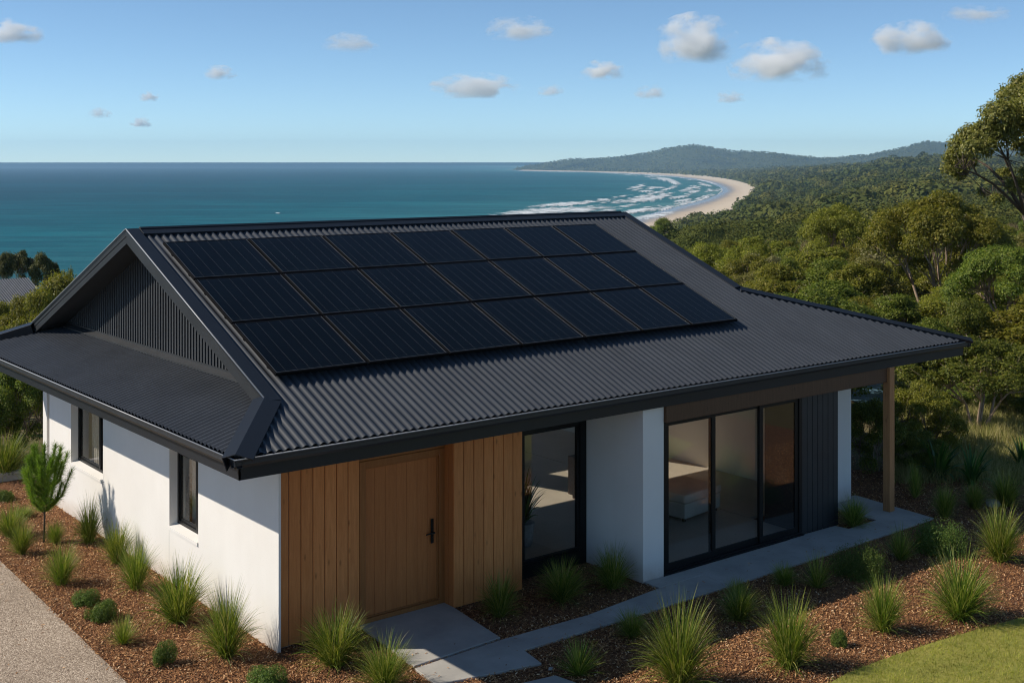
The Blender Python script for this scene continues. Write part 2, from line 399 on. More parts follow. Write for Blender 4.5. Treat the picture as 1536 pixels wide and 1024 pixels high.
# hips
def hip(p0, p1, n1, n2, w, wB=None, name='hip_cap', lift=.055, lipB=.045):
    d = (Vector(p1) - Vector(p0)).normalized()
    a = n1.cross(d).normalized(); 
    b = d.cross(n2).normalized()
    if a.z > 0: a = -a
    if b.z > 0: b = -b
    return cap(name, p0, p1, a, b, n1, n2, w, lift, roof, None, wB, lipB)
nh2 = Vector((-.36, 0, 1)).normalized()
hip((EX0 + .02, EY0 + .02, ZE + .01), (XB + .05, YJ + .05, zf(YJ + .05)), nf, nh2, .20, .16, lipB=.18)
hip((EX0 + .02, EY1 - .02, ZE + .01), (XB + .05, 2 * YR - YJ - .05, zf(YJ + .05)), nb, nh2, .20, .16, lipB=.18)
nr = Vector((zk - ZE, 0, EX1 - XB2)).normalized()
hip((EX1 - .02, EY0 + .02, ZE + .01), (XB2, YK, zk), nf, nr, .14, .16, lift=.05)
# far verge from the ridge end down to the hip
mb = MB()
for (y0, y1, nn) in ((YK, YR, nf), (2 * YR - YK, YR, nb)):
    p = Vector((XB2, y0, zk)); q = Vector((XB2, y1, ZR))
    f = lambda p: [p + nn * .05 + Vector((-.14, 0, 0)), p + nn * .065 + Vector((.03, 0, 0)), p + Vector((.03, 0, -.16)), p + Vector((.0, 0, -.16)), p + nn * .035 + Vector((0, 0, 0)), p + nn * .015 + Vector((-.14, 0, 0))]
    mb.sweep(f(p), f(q))
mb.build('far_verge', M['trim_metal'], roof, .0015)
# gable wall with vertical ribs, apron flashing at its foot
mb = MB(); yb0 = YJ - .1; yb1 = 2 * YR - YJ + .1
mb.add([(GX, yb0, zh(GX) - .1), (GX, yb1, zh(GX) - .1), (GX, YR, ZR + .02)], [(0, 1, 2)])
y = yb0 + .12
while y < yb1 - .1:
    zt = zf(y) - .04
    if zt > zh(GX) + .05: mb.box(GX - .018, GX, y, y + .03, zh(GX) + .02, zt)
    y += .105
mb.build('gable_wall', M['gable_clad'], house)
mb = MB()
pf = lambda y: [Vector((GX - .022, y, zh(GX) + .10)), Vector((GX - .022, y, zh(GX) + .075)), Vector((GX - .10, y, zh(GX - .10) + .055)), Vector((GX - .10, y, zh(GX - .10) + .03)), Vector((GX - .02, y, zh(GX) + .02)), Vector((GX - .004, y, zh(GX) + .10))]
mb.sweep(pf(.35), pf(2 * YR - .35)); mb.build('apron_flashing', M['gable_metal'], house)

# eaves: gutter (open trough with bead), fascia, soffit
def eave(name, a, b, out):
    a, b, out = Vector(a), Vector(b), Vector(out)
    def tr(p):
        o = [(0, 0), (0, -.022), (-.009, -.030), (-.009, -.07), (-.03, -.105), (-.10, -.105), (-.10, -.03), (-.094, -.03), (-.094, -.097), (-.034, -.097), (-.016, -.07), (-.016, -.02), (-.007, -.016), (-.007, 0)]
        return [p + out * x + Vector((0, 0, z)) for x, z in o]
    g = MB().sweep(tr(a), tr(b)).build('gutter', M['gutter_lit_metal'], roof)
    MB().tube([a + Vector((0, 0, .002)) - out * .004, b + Vector((0, 0, .002)) - out * .004], .0085, 8).build('bead', M['bead_highlight'], g.parent, smooth=True).name = 'gutter_bead'
    ia = a - out * .103; ib = b - out * .103; dd = (b - a).normalized() * .103
    ia += dd; ib -= dd
    f = lambda p: [p + Vector((0, 0, -.02)), p + Vector((0, 0, -.27)), p - out * .022 + Vector((0, 0, -.27)), p - out * .022 + Vector((0, 0, -.02))]
    MB().sweep(f(ia), f(ib)).build('fascia', M['trim_metal'], roof, .0015)
eave('front', (EX0, EY0, ZE), (EX1, EY0, ZE), (0, -1, 0))
eave('left', (EX0, EY1, ZE), (EX0, EY0, ZE), (-1, 0, 0))
eave('right', (EX1, EY0, ZE), (EX1, EY1, ZE), (1, 0, 0))
eave('back', (EX1, EY1, ZE), (EX0, EY1, ZE), (0, 1, 0))
mb = MB(); xa, xb_, ya, yb_ = 2.8, 9.4, 4.5, 7.0          # ceiling left open so sun from the added roof windows reaches the floor
for bx_ in ((EX0 + .126, EX1 - .126, EY0 + .126, ya), (EX0 + .126, EX1 - .126, yb_, EY1 - .126), (EX0 + .126, xa, ya, yb_), (xb_, EX1 - .126, ya, yb_)): mb.box(*bx_, 2.665, 2.68)
mb.build('soffit', M['soffit'], roof)

# left white wall with two window openings (thickness .26)
WT = .26; ZT = 2.664; YW = 9.20
wins = [(2.50, 3.55, .84, 2.02), (6.38, 8.0, .96, 2.08)]
mb = MB(); yc = .155; mb.box(0, .034, 0, .155, 0, ZT)
for (a, b, z0, z1) in wins:
    mb.box(0, WT, yc, a, 0, ZT); mb.box(0, WT, a, b, 0, z0); mb.box(0, WT, a, b, z1, ZT); yc = b
mb.box(0, WT, yc, YW, 0, ZT)
wall = mb.build('wall', M['white_render'], house)
mb = MB(); mb.box(.10, .40, YW, 9.36, 0, ZT); mb.box(0, .3, 9.36, 9.58, 0, ZT); mb.build('corner_pier', M['white_render'], house)
MB().box(.035, .099, YW + .05, YW + .12, 0, ZT).build('downpipe', M['white_render'], house, .01, seg=2)
for (a, b, z0, z1) in wins:          # sills, sloping
    mb = MB(); mb.sweep([(-.035, a - .03, z0 - .05), (.11, a - .03, z0 - .05), (.11, a - .03, z0 + .02), (-.035, a - .03, z0 - .012)],
                        [(-.035, b + .03, z0 - .05), (.11, b + .03, z0 - .05), (.11, b + .03, z0 + .02), (-.035, b + .03, z0 - .012)])
    mb = MB(); mb.sweep([(-.018, a - .0, z0 - .05), (-.002, a - .0, z0 - .05), (.13, a, z0 + .028), (-.018, a - .0, z0 + .002)],
                        [(-.018, b + .0, z0 - .05), (-.002, b + .0, z0 - .05), (.13, b, z0 + .028), (-.018, b + .0, z0 + .002)])
    mb.build('sill', M['white_render'], wall)
    w = empty('window', (0, 0, 0)); w.parent = house
    w.name = 'window'
    COL.objects.unlink(w); bpy.data.objects.remove(w)
    fx0, fx1 = .13, .20; fr = .055; mid = a + (b - a) * .33
    mb = MB(); mb.box(fx0, fx1, a, b, z0 + .02, z0 + .02 + fr); mb.box(fx0, fx1, a, b, z1 - fr, z1)
    mb.box(fx0, fx1, a, a + fr, z0 + .02 + fr, z1 - fr); mb.box(fx0, fx1, b - fr, b, z0 + .02 + fr, z1 - fr)
    mb.box(fx0 + .004, fx1 - .004, mid - .035, mid + .035, z0 + .02 + fr, z1 - fr)
    wf_ = mb.build('window', M['frame_black'], house)
    mb = MB(); q = .04
    A, B, C_, D_ = mid + .035, b - fr, z0 + .02 + fr, z1 - fr
    mb.box(fx0 + .018, fx0 + .05, A, B, C_, C_ + q); mb.box(fx0 + .018, fx0 + .05, A, B, D_ - q, D_)
    mb.box(fx0 + .018, fx0 + .05, A, A + q, C_ + q, D_ - q); mb.box(fx0 + .018, fx0 + .05, B - q, B, C_ + q, D_ - q)
    mb.build('sash', M['frame_black'], wf_)
    MB().box(fx0 + .03, fx0 + .036, A + q, B - q, C_ + q, D_ - q).build('pane', M['glass'], wf_)
    MB().box(fx0 + .03, fx0 + .036, a + fr, mid - .035, C_, D_).build('pane', M['glass'], wf_)
    # blind / curtain inside
    mb = MB(); yy = a + .42 * (b - a)
    V = []; Q = []
    k = 40
    for i in range(k + 1):
        y_ = a + (b - a) * (.45 + .5 * i / k); x_ = .36 + .03 * math.sin(i * 1.15)
        V += [(x_, y_, z0 - .1), (x_, y_, z1 + .1)]
        if i: Q.append((2*i-2, 2*i, 2*i+1, 2*i-1))
    link_mesh('curtain', np_mesh('curtain', V, Q, True), M['fabric'], wf_)

m_noise('joint', (.42, .40, .37), (.48, .46, .43), 5, .9)
MB().box(-.0015, .01, 3.556, 3.563, .02, .78).build('control_joint', M['joint'], wall)
# entry: cedar boards + door (plane y=.18), projecting cedar bay
YD = .18
def boards(x0, x1, y, z0, z1, n, axis='x', thick=.022, gap=.010):
    mb = MB(); w = (x1 - x0) / n
    for i in range(n):
        a = x0 + i * w + gap / 2; b = x0 + (i + 1) * w - gap / 2
        if axis == 'x': mb.box(a, b, y - thick, y, z0, z1)
        else: mb.box(y - thick, y, a, b, z0, z1)
    return mb
mb = MB(); mb.box(WT + .002, 1.30, YD + .002, YD + .15, 0, ZT); mb.box(1.30, 2.745, YD + .06, YD + .15, 2.26, ZT)
mb.build('entry_backing', M['dark_board'], house)
c = boards(.036, 1.30, YD - .03, .015, ZT, 7)
# left cedar stops against the rendered corner
mb2 = MB(); mb2.box(.262, 1.30, YD - .026, YD, .0, ZT)
mb2.build('batten_backing', M['dark_board'], house)
# corner return of the render, flush with wall
mb = MB(); mb.box(0, .03, -.004, -.002, 0, ZT)
c.build('timber_cladding', M['cedar'], house, .004)
# block behind boards between x .03 and .26
fr = MB(); x0, x1 = 1.302, 2.742
fr.box(x0, x0 + .10, YD - .05, YD + .05, .0, 2.27); fr.box(x1 - .10, x1, YD - .05, YD + .05, .0, 2.27)
fr.box(x0 + .1, x1 - .1, YD - .05, YD + .05, 2.17, 2.27); fr.box(x0 + .1, x1 - .1, YD - .05, YD + .05, 0, .09)
fr.box(x0, x1, YD - .04, YD + .05, 2.272, ZT)
door = None
mb = MB(); n = 7; w = (x1 - x0 - .2) / n
for i in range(n): mb.box(x0 + .1 + i * w + .0012, x0 + .1 + (i + 1) * w - .0012, YD + .004, YD + .03, .092, 2.168)
door = mb.build('front_door', M['door_timber'], house, .002)
fr.build('door_frame', M['frame_timber'], door, .005)
mb = MB(); mo = .022; d0, d1, e0, e1 = x0 + .1, x1 - .1, .09, 2.17
mb.box(d0, d1, YD - .014, YD + .004, e1 - mo, e1); mb.box(d0, d1, YD - .014, YD + .004, e0, e0 + mo)
mb.box(d0, d0 + mo, YD - .014, YD + .004, e0 + mo, e1 - mo); mb.box(d1 - mo, d1, YD - .014, YD + .004, e0 + mo, e1 - mo)
mb.build('door_moulding', M['frame_timber'], door, .004)
mb = MB(); hx = 2.53
mb.box(hx - .024, hx + .024, YD - .032, YD - .018, .92, 1.27); mb.tube([(hx, YD - .03, 1.08), (hx, YD - .085, 1.08)], .013, 10)
mb.tube([(hx + .012, YD - .08, 1.08), (hx - .06, YD - .083, 1.083), (hx - .14, YD - .08, 1.075)], [.013, .012, .011], 10)
mb.tube([(hx, YD - .036, .99), (hx, YD - .018, .99)], .016, 10)
mb.build('door_handle', M['frame_black'], door, .003)
# projecting cedar bay x 2.745..3.97, face y=-.11
mb = MB(); mb.box(2.745, 3.98, -.085, YD + .15, 0, ZT); bay = mb.build('cladding_core', M['dark_board'], house)
mb = boards(2.72, 3.985, -.087, .015, ZT, 7)
b2 = mb.build('timber_cladding', M['cedar'], house, .004)
mb = boards(-.086, YD - .05, 2.744, .0, ZT, 2, 'y', .022); mb.build('timber_reveal', M['door_timber'], house, .003)

# big fixed window x 3.98..5.6 at y=.27
YWN = .27
mb = MB()
a, b = 4.00, 5.60; z0, z1 = .14, 2.24
mb.box(a, b, YWN, YWN + .1, 0, z0 + .07); mb.box(a, b, YWN, YWN + .1, z1, ZT); mb.box(a, a + .30, YWN + .002, YWN + .098, z0 + .07, z1); mb.box(b - .13, b, YWN, YWN + .1, z0 + .07, z1)
wf_ = mb.build('window', M['frame_black'], house)
mb = MB(); a2, b2_ = a + .30, b - .13; q = .05
mb.box(a2, b2_, YWN + .02, YWN + .08, z0 + .07, z0 + .07 + q); mb.box(a2, b2_, YWN + .02, YWN + .08, z1 - q, z1)
mb.box(a2, a2 + q, YWN + .02, YWN + .08, z0 + .07 + q, z1 - q); mb.box(b2_ - q, b2_, YWN + .02, YWN + .08, z0 + .07 + q, z1 - q)
mb.build('sash', M['frame_black'], wf_, .003)
MB().box(a2 + q, b2_ - q, YWN + .05, YWN + .056, z0 + .07 + q, z1 - q).build('pane', M['glass'], wf_)
# white pier
MB().box(5.602, 6.045, -1.02, .42, 0, ZT).build('white_pier', M['white_render'], house, .006, seg=2)
# sliding doors x 6.06..9.40 at y=-.97
YS = -.99
mb = MB(); a, b = 6.05, 9.42; zt = 2.38
mb.box(a, b, YS, YS + .14, 0.02, .07); mb.box(a, b, YS, YS + .14, zt, zt + .06); mb.box(a, a + .07, YS, YS + .14, .07, zt); mb.box(b - .08, b, YS, YS + .14, .07, zt)
mb.box(a, b, YS + .01, YS + .13, zt + .062, ZT)
mb.box(a, b, YS - .05, YS - .002, .0, .045)
sd = mb.build('sliding_door', M['frame_black'], house, .003)
edges = [(6.12, 7.27, .02), (7.17, 8.44, .055), (8.34, 9.34, .02)]
for (p, q_, dy) in edges:
    mb = MB(); st = .085; y0, y1 = YS + dy, YS + dy + .032; za, zb = .072, zt - .002
    mb.box(p, q_, y0, y1, za, za + .10); mb.box(p, q_, y0, y1, zb - .07, zb); mb.box(p, p + st, y0, y1, za + .1, zb - .07); mb.box(q_ - st, q_, y0, y1, za + .1, zb - .07)
    o = mb.build('door_leaf', M['frame_black'], house, .002)
    o.parent = sd
    mb = MB(); mb.box(p + st, q_ - st, y0 + .013, y0 + .019, za + .1, zb - .07)
    mb.build('pane', M['glass'], sd)
# dark board panel
mb = MB(); mb.box(9.422, 10.42, -.955, -.16, 0, ZT); mb.build('panel_core', M['dark_board'], house)
boards(9.424, 10.425, -.957, .01, ZT, 7).build('dark_cladding', M['dark_board'], house, .004)
boards(-.955, -.2, 10.442, .01, ZT, 5, 'y').build('dark_return', M['dark_board'], house, .004)
# recessed white end wall and the rest of the shell
mb = MB(); mb.box(10.45, 11.92, -.15, .11, 0, ZT); mb.box(11.66, 11.919, .11, 9.32, 0, ZT); mb.box(.30, 4.4, 9.32, 9.576, 0, ZT); mb.box(4.4, 9.6, 9.32, 9.576, 2.45, ZT); mb.box(9.6, 11.918, 9.32, 9.576, 0, ZT)  # unseen gap in the back wall, put in to brighten the interior
mb.build('end_wall', M['white_render'], house)
# verandah beam and post
MB().box(6.05, 11.735, -1.075, -.995, 2.39, ZT).build('verandah_beam', M['shaded_beam_timber'], house, .005)
mb = MB(); mb.box(11.735, 11.885, -1.13, -.98, .03, 2.66); mb.build('verandah_post', M['post_timber'], house, .006)
# interior
mb = MB(); mb.box(2.8, 6.04, .40, 9.3, -.02, .05); mb.box(6.05, 9.41, -.84, 9.3, -.02, .05); mb.box(9.43, 11.6, .2, 9.3, -.02, .05); mb.build('interior_floor', M['inner_floor'], house)
MB().box(11.5, 11.6, .112, 9.3, .051, ZT).build('interior_wall', M['inner_wall'], house)
mb = MB(); mb.box(3.94, 3.995, .38, 2.6, .051, ZT)
mb.build('interior_wall', M['inner_wall'], house)

# ---- things seen through the glass
g = on_z(1075, 745, .04)
ott = empty('ottoman', (8.75, 1.15, .035), R(8), 'pale upholstered ottoman on the floor behind the sliding glass doors', 'ottoman')
mb = MB(); mb.box(-.55, .55, -.42, .42, .08, .34); mb.build('base', M['fabric'], ott, .02, seg=2)
mb = MB(); mb.box(-.57, .57, -.44, .44, .345, .50); mb.build('cushion', M['fabric'], ott, .05, True, 3)
for sx_ in (-.48, .48):
    for sy_ in (-.35, .35): MB().box(sx_ - .025, sx_ + .025, sy_ - .025, sy_ + .025, 0, .08).build('leg', M['dark_wood'], ott)
cab = empty('sideboard', (8.6, 2.9, .035), 0, 'dark timber sideboard behind the ottoman inside the glass doors', 'sideboard')
MB().box(-.9, .9, -.25, .25, .1, .82).build('carcass', M['dark_wood'], cab, .006)
for k in range(3): MB().box(-.88 + k * .593, -.88 + k * .593 + .58, -.272, -.252, .13, .79).build('door', M['dark_wood'], cab, .006)
for sx_ in (-.8, .8): MB().box(sx_ - .03, sx_ + .03, -.2, .2, 0, .1).build('leg', M['dark_wood'], cab)

pot = empty('potted_plant', (5.25, 1.45, .052), 0, 'leafy potted plant standing on the floor behind the tall fixed window', 'plant')
POT = pot
# ------------------------------------------------------------------ solar panels
Kx = lambda x: -7.549 + .945 * (x + 7.549)
Ky = lambda y: -14.485 + .945 * (y + 14.485)
PH = .125                                  # stand-off of the glass above the sheeting
xs = [.03, 1.47, 2.84, 4.20, 5.50, 6.75, 7.93, 9.10]
ys = [.20, 1.51, 2.77, 3.95]
ORD = ['first', 'second', 'third', 'fourth', 'middle', 'sixth', 'last']
ORD = ['nearest the gable', 'second from the gable', 'third from the gable', 'fourth of seven from the gable', 'fifth from the gable', 'second from the far end', 'at the far right end']
ROWS = ['bottom row nearest the gutter', 'middle row', 'top row under the ridge']
pitch = math.atan(SL); cp = math.cos(pitch)
for r in range(3):
    for c_ in range(7):
        xa, xb_ = xs[c_], xs[c_ + 1]; ya, yb_ = ys[r], ys[r + 1]
        hw = (xb_ - xa) / 2 - .013; hl = (yb_ - ya) / 2 / cp - .013
        yc = (ya + yb_) / 2
        e = empty('solar_panel', (0, 0, 0))
        e.location = Vector(((xa + xb_) / 2, yc, zf(yc))) + nf * (PH + rnd.uniform(-.003, .003))
        e.rotation_euler = (pitch + rnd.uniform(-.002, .002), 0, 0)
        tag(e, 'black solar panel %s in the %s' % (ORD[c_], ROWS[r]), 'solar panel', 'solar panels on the roof')
        MB().box(-hw + .028, hw - .028, -hl + .028, hl - .028, -.03, -.002).build('cells', M['solar_cells'], e)
        mb = MB(); T = .030
        mb.box(-hw, hw, -hl, -hl + T, -.04, 0); mb.box(-hw, hw, hl - T, hl, -.04, 0); mb.box(-hw, -hw + T, -hl + T, hl - T, -.04, 0); mb.box(hw - T, hw, -hl + T, hl - T, -.04, 0)
        mb.build('frame', M['panel_frame'], e, .0015)
        mb = MB(); T -= .004; mb.box(-hw + T, hw - T, -hl + T, -hl + T + .0045, .0003, .003); mb.box(-hw + T, -hw + T + .0045, -hl + T + .0045, hl - T, .0003, .003); mb.box(hw - T - .0035, hw - T, -hl + T + .0045, hl - T, .0003, .003)
        mb.build('frame_lip', M['panel_edge'], e)
        for s_ in (-.55, .55): MB().box(-hw * .94, hw * .94, s_ * hl - .02, s_ * hl + .02, -PH + .024, -.041).build('rail', M['panel_frame'], e)

# ------------------------------------------------------------------ terrain
SEA = -54.0
def pl_sea(pts): return np.array([tuple(on_z(u, v, SEA))[:2] for u, v in pts])
WATER = [(-900, 540), (-300, 505), (0, 490), (300, 470), (600, 430), (780, 385), (880, 352), (935, 335), (985, 320), (1025, 309), (1062, 299), (1082, 290), (1086, 284), (1072, 276.5), (1040, 269), (985, 263), (900, 259), (830, 257.4), (775, 256.4)]
VEG = [(-900, 575), (-300, 535), (0, 515), (300, 492), (600, 452), (800, 405), (930, 372), (1000, 352), (1060, 333), (1098, 319), (1126, 300), (1133, 287), (1118, 276.5), (1082, 268), (1040, 264), (985, 260.6), (900, 257.6), (840, 256.3), (785, 255.2)]
W2 = pl_sea(WATER); V2 = pl_sea(VEG)
HEAD = [tuple(plan(u, D)) for u, D in ((772, 9100), (760, 9800), (790, 13000), (700, 20000))]
def closed_poly(P):
    far = [tuple(plan(3500, 22000)), tuple(plan(4200, 3000)), (400, -600), (-700, -500)]
    return np.array([tuple(p) for p in P] + HEAD + far)
def resample(P, n, k=3):
    d = np.r_[0, np.cumsum(np.hypot(*np.diff(P, axis=0).T))]; tt = np.linspace(0, 1, n)
    tk = np.linspace(0, 1, len(P)); out = []
    for j in range(2):
        # Catmull-Rom through the points
        Y = P[:, j]; m = np.gradient(Y, tk); i = np.clip(np.searchsorted(tk, tt) - 1, 0, len(P) - 2); h = tk[i+1] - tk[i]; s = (tt - tk[i]) / h
        out.append((2*s**3-3*s**2+1)*Y[i] + (s**3-2*s**2+s)*h*m[i] + (-2*s**3+3*s**2)*Y[i+1] + (s**3-s**2)*h*m[i+1])
    return np.stack(out, 1)
V2s = resample(V2, 140); W2s = resample(W2, 140)
LAND = closed_poly(V2s); LANDW = closed_poly(W2s)
def sdist(X, Y, P):
    """signed distance, positive inside the closed polygon"""
    best = np.full(X.shape, 1e18); inside = np.zeros(X.shape, bool); n = len(P)
    for i in range(n):
        ax, ay = P[i]; bx, by = P[(i+1) % n]; dx, dy = bx-ax, by-ay; L2 = dx*dx+dy*dy + 1e-9
        t_ = np.clip(((X-ax)*dx + (Y-ay)*dy) / L2, 0, 1)
        best = np.minimum(best, (X-ax-t_*dx)**2 + (Y-ay-t_*dy)**2)
        c_ = ((ay > Y) != (by > Y)); 
        with np.errstate(divide='ignore', invalid='ignore'): xi = (bx-ax)*(Y-ay)/(by-ay if by != ay else 1e-9) + ax
        inside ^= c_ & (X < xi)
    d = np.sqrt(best); return np.where(inside, d, -d)
DN = np.array([1, 22, 30, 40, 60, 90, 150, 250, 400, 600, 900, 1300, 1800, 2500, 3300, 5000, 7000, 8000, 9600, 11000, 14000, 22000.])
UN = np.array([-2500, -200, 500, 850, 1000, 1090, 1150, 1250, 1350, 1450, 1700, 3500])
ZTAB = np.array([
 [0,0,-.3,-2,-5,-9,-18,-30,-42,-50,-54,-58,-58,-58,-58,-58,-58,-58,-58,-58,-58,-58],
 [0,0,-.3,-2,-6,-12,-22,-35,-50,-60,-60,-60,-60,-60,-60,-60,-60,-60,-60,-60,-60,-60],
 [0,0,0,-1.2,-5,-11,-21,-34,-46,-56,-60,-60,-60,-60,-60,-60,-60,-60,-60,-60,-60,-60],
 [0,0,0,-.8,-3,-6,-12,-22,-36,-50,-58,-58,-58,-58,-58,-58,-56,-54,15,15,-50,-50],
 [0,0,0,-.5,-2.4,-4.6,-9,-12.5,-18,-38,-52,-56,-58,-58,-58,-58,-54,-44,80,90,-20,-50],
 [0,0,0,-.4,-2.1,-4.2,-8,-12,-17,-29,-48,-54,-55,-55,-52,-49,-46,-36,94,100,-20,-50],
 [0,0,0,-.4,-2.0,-4.0,-7.5,-11.5,-17,-24,-31,-37,-41,-43,-40,-36,-32,-26,70,76,-20,-50],
 [0,0,0,-.3,-1.8,-3.8,-7,-11,-16.5,-22,-27,-30,-30,-28,-25,-22,-16,-14,22,24,-20,-50],
 [0,0,0,-.3,-1.5,-3.4,-6.5,-10,-14.5,-18,-21,-20,-16,-7,3,-8,-10,60,98,60,-20,-50],
 [0,0,0,-.2,-1.2,-3,-6,-9,-13,-16,-18,-17,-13,-4,6,-4,0,85,105,60,-20,-50],
 [0,0,0,-.2,-1,-2.5,-5,-8,-11,-13,-14,-12,-8,0,8,0,10,60,70,40,-20,-50],
 [0,0,0,-.2,-1,-2.5,-5,-8,-11,-13,-14,-12,-8,0,8,0,10,40,40,20,-20,-50.]])
AN = np.arctan((UN - 768) / F)
SKY_U = np.array([770, 790, 815, 845, 875, 905, 935, 965, 1000, 1040, 1070, 1100, 1165, 1212, 1250, 1300, 1340, 1385, 1420, 1480, 1600, 3500.])
SKY_V = np.array([256, 249, 242.5, 240, 240, 238, 235, 231, 224, 218.5, 222, 227, 230.5, 236, 237.5, 234, 224, 212, 214, 222, 224, 230.])
SKY_A = np.arctan((SKY_U - 768) / F)
def fbm(x, y, sc, octv=4, seed=0):
    """cheap vectorised value-noise"""
    out = np.zeros_like(x); amp = 1; tot = 0
    for o in range(octv):
        X = x / sc + 17.3 * (o + seed); Y = y / sc - 9.1 * (o + seed); ix = np.floor(X); iy = np.floor(Y); fx = X - ix; fy = Y - iy
        fx = fx*fx*(3-2*fx); fy = fy*fy*(3-2*fy)
        h = lambda a, b: (np.sin(a * 127.1 + b * 311.7 + seed * 13.7) * 43758.5453) % 1.0
        out += amp * ((h(ix, iy)*(1-fx) + h(ix+1, iy)*fx)*(1-fy) + (h(ix, iy+1)*(1-fx) + h(ix+1, iy+1)*fx)*fy); tot += amp; amp *= .5; sc = sc / 2.07
    return out / tot - .5
def ground_z(X, Y):
    X = np.asarray(X, float); Y = np.asarray(Y, float)
    dx = X - CAM.x; dy = Y - CAM.y
    Df = dx*FW.x + dy*FW.y; Dr = dx*RT.x + dy*RT.y; D = np.hypot(Df, Dr); A = np.arctan2(Dr, Df)
    Ac = np.clip(A, AN[0], AN[-1]); Dd = np.where(np.abs(A) < 1.2, D * np.cos(np.clip(A, -1.2, 1.2)), D * .36)
    Dd = np.maximum(Dd, 1.0)
    j = np.clip(np.searchsorted(AN, Ac) - 1, 0, len(AN) - 2); fa = (Ac - AN[j]) / (AN[j+1] - AN[j])
    lx = np.log(DN); ld = np.clip(np.log(Dd), lx[0], lx[-1] - 1e-6); k = np.clip(np.searchsorted(lx, ld) - 1, 0, len(lx) - 2); fd = (ld - lx[k]) / (lx[k+1] - lx[k])
    z = (ZTAB[j, k]*(1-fd) + ZTAB[j, k+1]*fd)*(1-fa) + (ZTAB[j+1, k]*(1-fd) + ZTAB[j+1, k+1]*fd)*fa
    # far skyline follows the photographed ridge
    sk = np.interp(Ac, SKY_A, SKY_V); zs = CAM.z + (243 - sk) / F * 9600
    rise = np.clip((Dd - 7200) / 2400, 0, 1); rise = rise*rise*(3-2*rise); fall = np.clip((Dd - 9600) / 2600, 0, 1)
    zfar = (SEA + 2) + (zs - SEA - 2) * rise * (1 - .8 * fall)
    wgt = np.clip((Dd - 6500) / 1200, 0, 1)
    z = z * (1 - wgt) + np.maximum(zfar, -60) * wgt
    nz = fbm(X, Y, 420, 5, 1) * np.clip((Dd - 250) / 900, 0, 1) * 16 + fbm(X, Y, 75, 3, 2) * np.clip((Dd - 90) / 300, 0, 1) * 11 + fbm(X, Y, 210, 2, 6) * np.clip((Dd - 300) / 900, 0, 1) * 16
    nz += fbm(X, Y, 900, 4, 3) * np.clip((Dd - 6800) / 1500, 0, 1) * 26
    sd_ = sdist(X, Y, LAND)
    z = z + nz * np.clip(sd_ / 120, 0, 1)
    lim = np.where(sd_ > 0, SEA + 1.6 + .16 * sd_ + 0.00035 * sd_**2 * 0, SEA + 1.2 + .05 * sd_)
    z = np.where(Dd < 140, z, np.minimum(z, np.maximum(lim, -75)))
    return z
th = np.concatenate([np.linspace(-math.pi, -.62, 60, endpoint=False), np.linspace(-.62, .75, 520, endpoint=False), np.linspace(.75, math.pi, 60)])
rr = np.concatenate([[.5], np.geomspace(6, 60, 26, endpoint=False), np.geomspace(60, 13500, 240)])
TH, RR = np.meshgrid(th, rr)
X = CAM.x + RR * (np.cos(TH) * FW.x + np.sin(TH) * RT.x); Y = CAM.y + RR * (np.cos(TH) * FW.y + np.sin(TH) * RT.y)
Z = ground_z(X, Y) - .03
nr_, nt_ = RR.shape
ii = (np.arange(nr_ - 1)[:, None] * nt_ + np.arange(nt_ - 1)[None]).ravel()
Q = np.stack([ii, ii + 1, ii + nt_ + 1, ii + nt_], 1)
t = NT('scrub_land'); v = t.world()
f = t.noise(v, .012, 6, .6); f2 = t.noise(v, .09, 6, .7)
c1 = t.ramp(f, [(.35, (.045, .062, .018)), (.5, (.075, .088, .022)), (.68, (.115, .115, .032))])
c2 = t.mix(t.math('MULTIPLY', f2, .8), c1, (.018, .026, .010))
cd = t.n('ShaderNodeVectorMath', operation='DISTANCE'); t.l(t.geo('Position'), cd.inputs[0]); cd.inputs[1].default_value = (4, 0, 0)
near = t.math('SUBTRACT', 1.0, t.math('MULTIPLY', t.math('SUBTRACT', cd.outputs['Value'], 22.0), .03), clamp=True)
c3 = t.mix(near, c2, t.ramp(t.noise(v, 2.0, 5), [(.3, (.11, .08, .045)), (.7, (.13, .115, .05))]))
bp = t.bump(t.noise(v, .16, 6, .75), 1.0, 4.0)
bp2 = t.n('ShaderNodeMix', data_type='VECTOR'); t.l(near, bp2.inputs[0]); t.l(bp, bp2.inputs[4]); t.l(t.geo('Normal'), bp2.inputs[5])
M['scrub_land'] = t.done(t.pbr(c3, .95, 0, bp2.outputs[1], .1))
terrain = link_mesh('terrain', np_mesh('terrain', np.stack([X.ravel(), Y.ravel(), Z.ravel()], 1), Q, True), M['scrub_land'])
tag(terrain, kind='structure')

# beach
nb_ = 9; V = []; A_ = []
for i in range(len(W2s)):
    for k in range(nb_):
        s = -.35 + 1.6 * k / (nb_ - 1); p = W2s[i] + (V2s[i] - W2s[i]) * s
        V.append((p[0], p[1], SEA + .12 + max(-.4, s * 1.9 if s < 1 else 1.9 + (s - 1) * 2.5))); A_.append(s)
Q = [(i*nb_+k, i*nb_+k+1, (i+1)*nb_+k+1, (i+1)*nb_+k) for i in range(len(W2s)-1) for k in range(nb_-1)]
t = NT('sand'); at_ = t.n('ShaderNodeAttribute', attribute_name='across'); v = t.world()
f = t.math('MULTIPLY_ADD', t.noise(v, .03, 5), .3, t.math('SUBTRACT', at_.outputs['Fac'], .15))
col = t.ramp(f, [(.0, (.22, .24, .25)), (.22, (.30, .275, .25)), (.42, (.52, .42, .31)), (.7, (.62, .51, .38)), (1, (.60, .50, .37))])
ro = t.ramp(f, [(.1, (.25,) * 3), (.45, (.9,) * 3)])
M['sand'] = t.done(t.pbr(col, ro, 0, None, .3))
